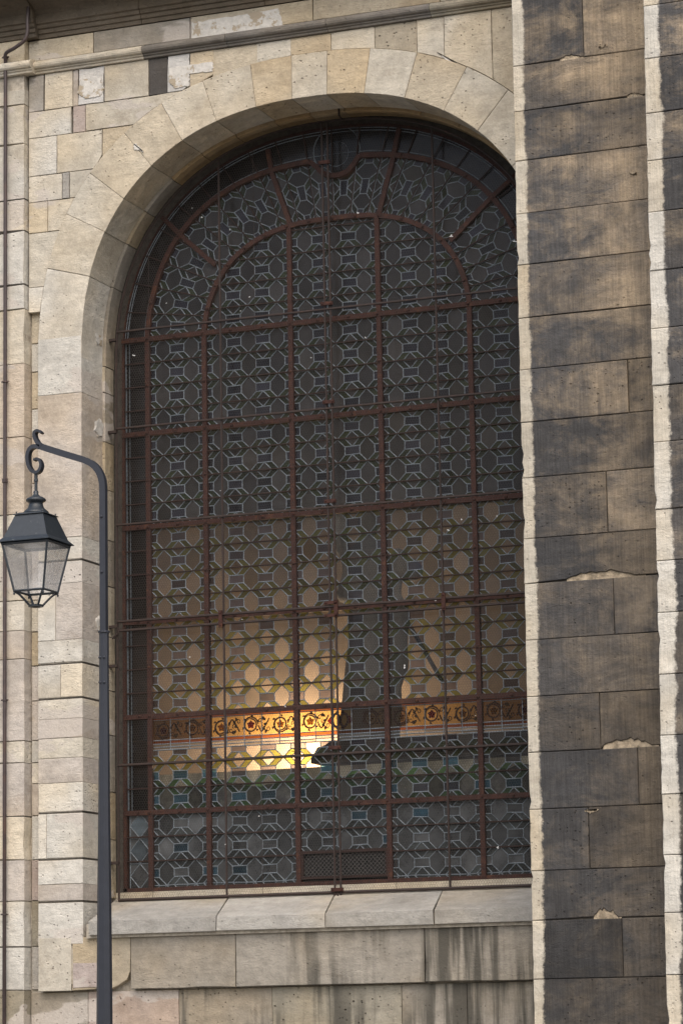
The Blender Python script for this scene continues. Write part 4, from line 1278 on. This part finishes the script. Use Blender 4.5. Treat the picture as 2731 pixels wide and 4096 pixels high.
post_bolt = bolt_me.copy(); post_bolt.materials.clear(); post_bolt.materials.append(M['post'])
px_, _ = lq(1150, 1500)
lampost = thing('street_lamp', (px_, YL, 0), 'slate blue street lamp with a four-sided glass lantern hung from a hooked arm', 'street lamp')
ztop = lq(1150, 860)[1]; zcol = zat(237, 1450, YL)
pp = [(px_, zcol), (px_, ztop - .3), (px_, ztop), lq(1140, 760), lq(1105, 660), lq(1050, 590), lq(985, 548), lq(900, 515), lq(700, 455), lq(520, 398), lq(440, 372)]
MB().sweep(pp[:2] + catmull(pp[2:], 3), YL, .039, .036).build('upper_post', M['post'], lampost)
scr = catmull([lq(450, 385), lq(390, 378), lq(345, 405), lq(318, 470), lq(322, 560), lq(352, 635), (lq(405, 668)), lq(450, 640), lq(466, 580), lq(448, 530), lq(420, 515), lq(385, 530)], 5)
n_ = len(scr)
MB().sweep(scr, YL, [.026 - .014 * i / n_ for i in range(n_)], .040).build('lower_scroll', M['post'], lampost)
hk = catmull([lq(470, 372), lq(430, 340), lq(400, 285), lq(393, 235), lq(412, 208), lq(440, 205), lq(472, 232)], 5)
MB().sweep(hk, YL, [.026 - .014 * i / len(hk) for i in range(len(hk))], .040).build('upper_scroll', M['post'], lampost)
rod = MB()
for cx_2, cy_2 in ((610, 462), (860, 545)): rod.lathe((lq(cx_2, cy_2)[0], YL, lq(cx_2, cy_2)[1] - .012), [(.008, 0), (.009, .012)], 8)
zb_ = zat(233, 2352, YL)
low = [(.054, zcol - .004), (.055, zcol - .35), (.064, zcol - 1.0), (.078, 2.4), (.088, zb_), (.10, .9), (.10, .02)]
lp_ = MB(); v = []; f = []; n8 = 8
for wd_, z in low:
    for k in range(n8):
        a = 2 * math.pi * (k + .5) / n8; v.append((px_ - .008 * (zcol - z) / 2.4 + wd_ / 2 / math.cos(math.pi / 8) * math.cos(a), YL + wd_ / 2 / math.cos(math.pi / 8) * math.sin(a), z))
for i in range(len(low) - 1):
    for k in range(n8): f.append((i * n8 + k, i * n8 + (k + 1) % n8, (i + 1) * n8 + (k + 1) % n8, (i + 1) * n8 + k))
f += [tuple(range(n8)), tuple(range(len(v) - n8, len(v)))]
lp_.add(v, f).build('lower_post', M['post'], lampost)
MB().lathe((px_, YL, zcol - .012), [(.030, 0), (.036, .003), (.036, .012), (.030, .016)], 16).build('collar', M['post'], lampost)
MB().lathe((px_ - .02, YL, 0), [(.14, 0), (.14, .10), (.09, .16), (.075, .4), (.06, .42)], 16).build('base', M['post'], lampost)
for z in (lq(1132, 1158)[1], lq(1132, 1770)[1], zcol - .16, zcol - .31):
    for s in ((-1, 1) if z < zcol else (-.4,)):
        b = share('bolt', post_bolt, (px_ + .014 * s, YL - (.018 if z > zcol else .027), z), lampost); b.scale = (.7, .8, .7)

lx, _ = lq(402, 1450)
lant = None
ZL = lambda cy: lq(402, cy)[1]


def frust(mb, s0, z0, s1, z1, cap0=False, cap1=False):
    a, b = s0 / 2, s1 / 2
    v = [(lx - a, YL - a, z0), (lx + a, YL - a, z0), (lx + a, YL + a, z0), (lx - a, YL + a, z0), (lx - b, YL - b, z1), (lx + b, YL - b, z1), (lx + b, YL + b, z1), (lx - b, YL + b, z1)]
    f = [(0, 1, 5, 4), (1, 2, 6, 5), (2, 3, 7, 6), (3, 0, 4, 7)] + ([(0, 1, 2, 3)] if cap0 else []) + ([(4, 5, 6, 7)] if cap1 else [])
    mb.add(v, f); return mb


roof = MB(); frust(roof, .345, ZL(1456), .345, ZL(1448)); frust(roof, .345, ZL(1448), .292, ZL(1402)); frust(roof, .292, ZL(1402), .188, ZL(1150), False, True)
roof.build('roof', M['lampmetal'], lampost)
cap = MB(); frust(cap, .207, ZL(1146), .203, ZL(1138), True, True); frust(cap, .203, ZL(1138), .15, ZL(1118), False, True); cap.build('roof_cap', M['lampmetal'], lampost)
for sx_, sy_ in ((1, 1), (1, -1), (-1, 1), (-1, -1)):
    MB().lathe((lx + sx_ * .088, YL + sy_ * .088, ZL(1136)), [(.003, 0), (.003, .005), (.0055, .009), (.003, .015)], 8).build('knob', M['lampmetal'], lampost)
MB().lathe((lx, YL, ZL(1125)), [(r, (1125 - y) * .000565) for r, y in ((.082, 1125), (.078, 1105), (.066, 1085), (.050, 1060), (.044, 1030), (.041, 1010), (.046, 1000), (.060, 985), (.062, 970), (.058, 958), (.046, 945), (.030, 932), (.020, 918), (.015, 905), (.016, 880), (.013, 870))], 24).build('chimney', M['lampmetal'], lampost, smooth=True)
MB().lathe((lx, YL, ZL(880)), [(.009, 0), (.009, (880 - 770) * .000565), (.013, (880 - 765) * .000565), (.013, (880 - 742) * .000565), (.010, (880 - 738) * .000565), (.011, (880 - 672) * .000565)], 12).build('hanger', M['lampmetal'], lampost)
ft, fb_, zt, zb2 = .305, .196, ZL(1462), ZL(1985)
fr = MB()
frust(fr, ft + .012, zt - .014, ft + .014, zt + .002)
for sx_, sy_ in ((1, 1), (1, -1), (-1, 1), (-1, -1)):
    MB().tube([(lx + sx_ * ft / 2, YL + sy_ * ft / 2, zt), (lx + sx_ * fb_ / 2, YL + sy_ * fb_ / 2, zb2)], .0075, 4).build('corner_bar', M['lampmetal'], lampost)
for a_, b_ in (((-1, -1), (1, -1)), ((1, -1), (1, 1)), ((1, 1), (-1, 1)), ((-1, 1), (-1, -1))):
    for s_, z_, r_ in ((fb_ / 2, zb2, .0075), (ft / 2, zt - .004, .010)):
        MB().tube([(lx + a_[0] * s_, YL + a_[1] * s_, z_), (lx + b_[0] * s_, YL + b_[1] * s_, z_)], r_, 4).build('frame_rail', M['lampmetal'], lampost)
    P = [(lx + a_[0] * ft / 2, YL + a_[1] * ft / 2, zt), (lx + b_[0] * ft / 2, YL + b_[1] * ft / 2, zt), (lx + b_[0] * fb_ / 2, YL + b_[1] * fb_ / 2, zb2), (lx + a_[0] * fb_ / 2, YL + a_[1] * fb_ / 2, zb2)]
    mesh_obj('glass_pane', P, [(0, 1, 2, 3)], M['lampglass'], lampost)
mesh_obj('reflector', [(lx - .14, YL - .14, zt + .003), (lx + .14, YL - .14, zt + .003), (lx + .14, YL + .14, zt + .003), (lx - .14, YL + .14, zt + .003)], [(0, 1, 2, 3)], M['patch'], lampost)
zh = ZL(2135)
for sx_, sy_ in ((1, 1), (1, -1), (-1, 1), (-1, -1)):
    q = fb_ / 2
    pts = catmull([(lx + sx_ * q, YL + sy_ * q, zb2 - .004), (lx + sx_ * q * .78, YL + sy_ * q * .78, zb2 - .018), (lx + sx_ * q * .55, YL + sy_ * q * .55, zb2 - .048), (lx + sx_ * .030, YL + sy_ * .030, zh)], 4)
    MB().tube(pts, .0075, 6).build('basket_arm', M['lampmetal'], lampost)
    MB().lathe((lx + sx_ * q, YL + sy_ * q, zb2 - .026), [(.003, 0), (.007, .008), (.004, .016), (.007, .022)], 8).build('drop_finial', M['lampmetal'], lampost)
MB().lathe((lx, YL, zh - .010), [(.046, 0), (.047, .010), (.040, .014), (.030, .014), (.030, 0)], 16).build('basket_ring', M['lampmetal'], lampost)

# ------------------------------------------------------------------ thin pipe down the pilaster
YP = Y_PIL - .035
pipe = thing('metal_pipe', (xat(12, 2300, YP), YP, 0), 'thin brown metal pipe running down the pilaster at the left edge', 'pipe')
xp0 = at(15, 200, YP).x; xp1 = at(9, 2340, YP).x; xpb = (xp0 + xp1) / 2
pts = [(xpb, YP, .05), (xpb, YP, 4.0), (xpb, YP, zat(14, 165, YP)), (xpb, YP, zat(14, 140, YP))]
cv = catmull([(xpb, YP, zat(14, 140, YP)), (xpb + .02, YP - .03, zat(20, 125, YP)), (at(45, 116, YP).x, YP - .07, at(45, 116, YP).z), (at(68, 100, YP).x, YP - .08, at(68, 100, YP).z), (at(75, 80, YP).x, YP - .08, at(75, 80, YP).z), (at(75, 55, YP).x, YP - .08, at(75, 55, YP).z), (at(75, 30, YP).x, YP - .06, 9.35)], 5)
MB().tube(pts + cv[1:], .0142, 10).build('pipe_run', M['pipe'], pipe, smooth=True)
for y_ in (1103,): MB().lathe((xpb, YP, zat(12, y_, YP) - .02), [(.019, 0), (.024, .004), (.024, .03), (.019, .034)], 6).build('coupling', M['pipe'], pipe)
for y_ in (132, 877, 1608, 2100):
    z = zat(12, y_, YP); o = MB().lathe((xpb, YP, z - .006), [(.0145, 0), (.022, .001), (.022, .011), (.0145, .012)], 10).box(xpb - .03, xpb + .03, YP - .004, YP + .004, z - .005, z + .005).box(xpb - .005, xpb + .005, YP, Y_PIL + .02, z - .004, z + .004)
    o.build('pipe_clip', M['pipe'], pipe)
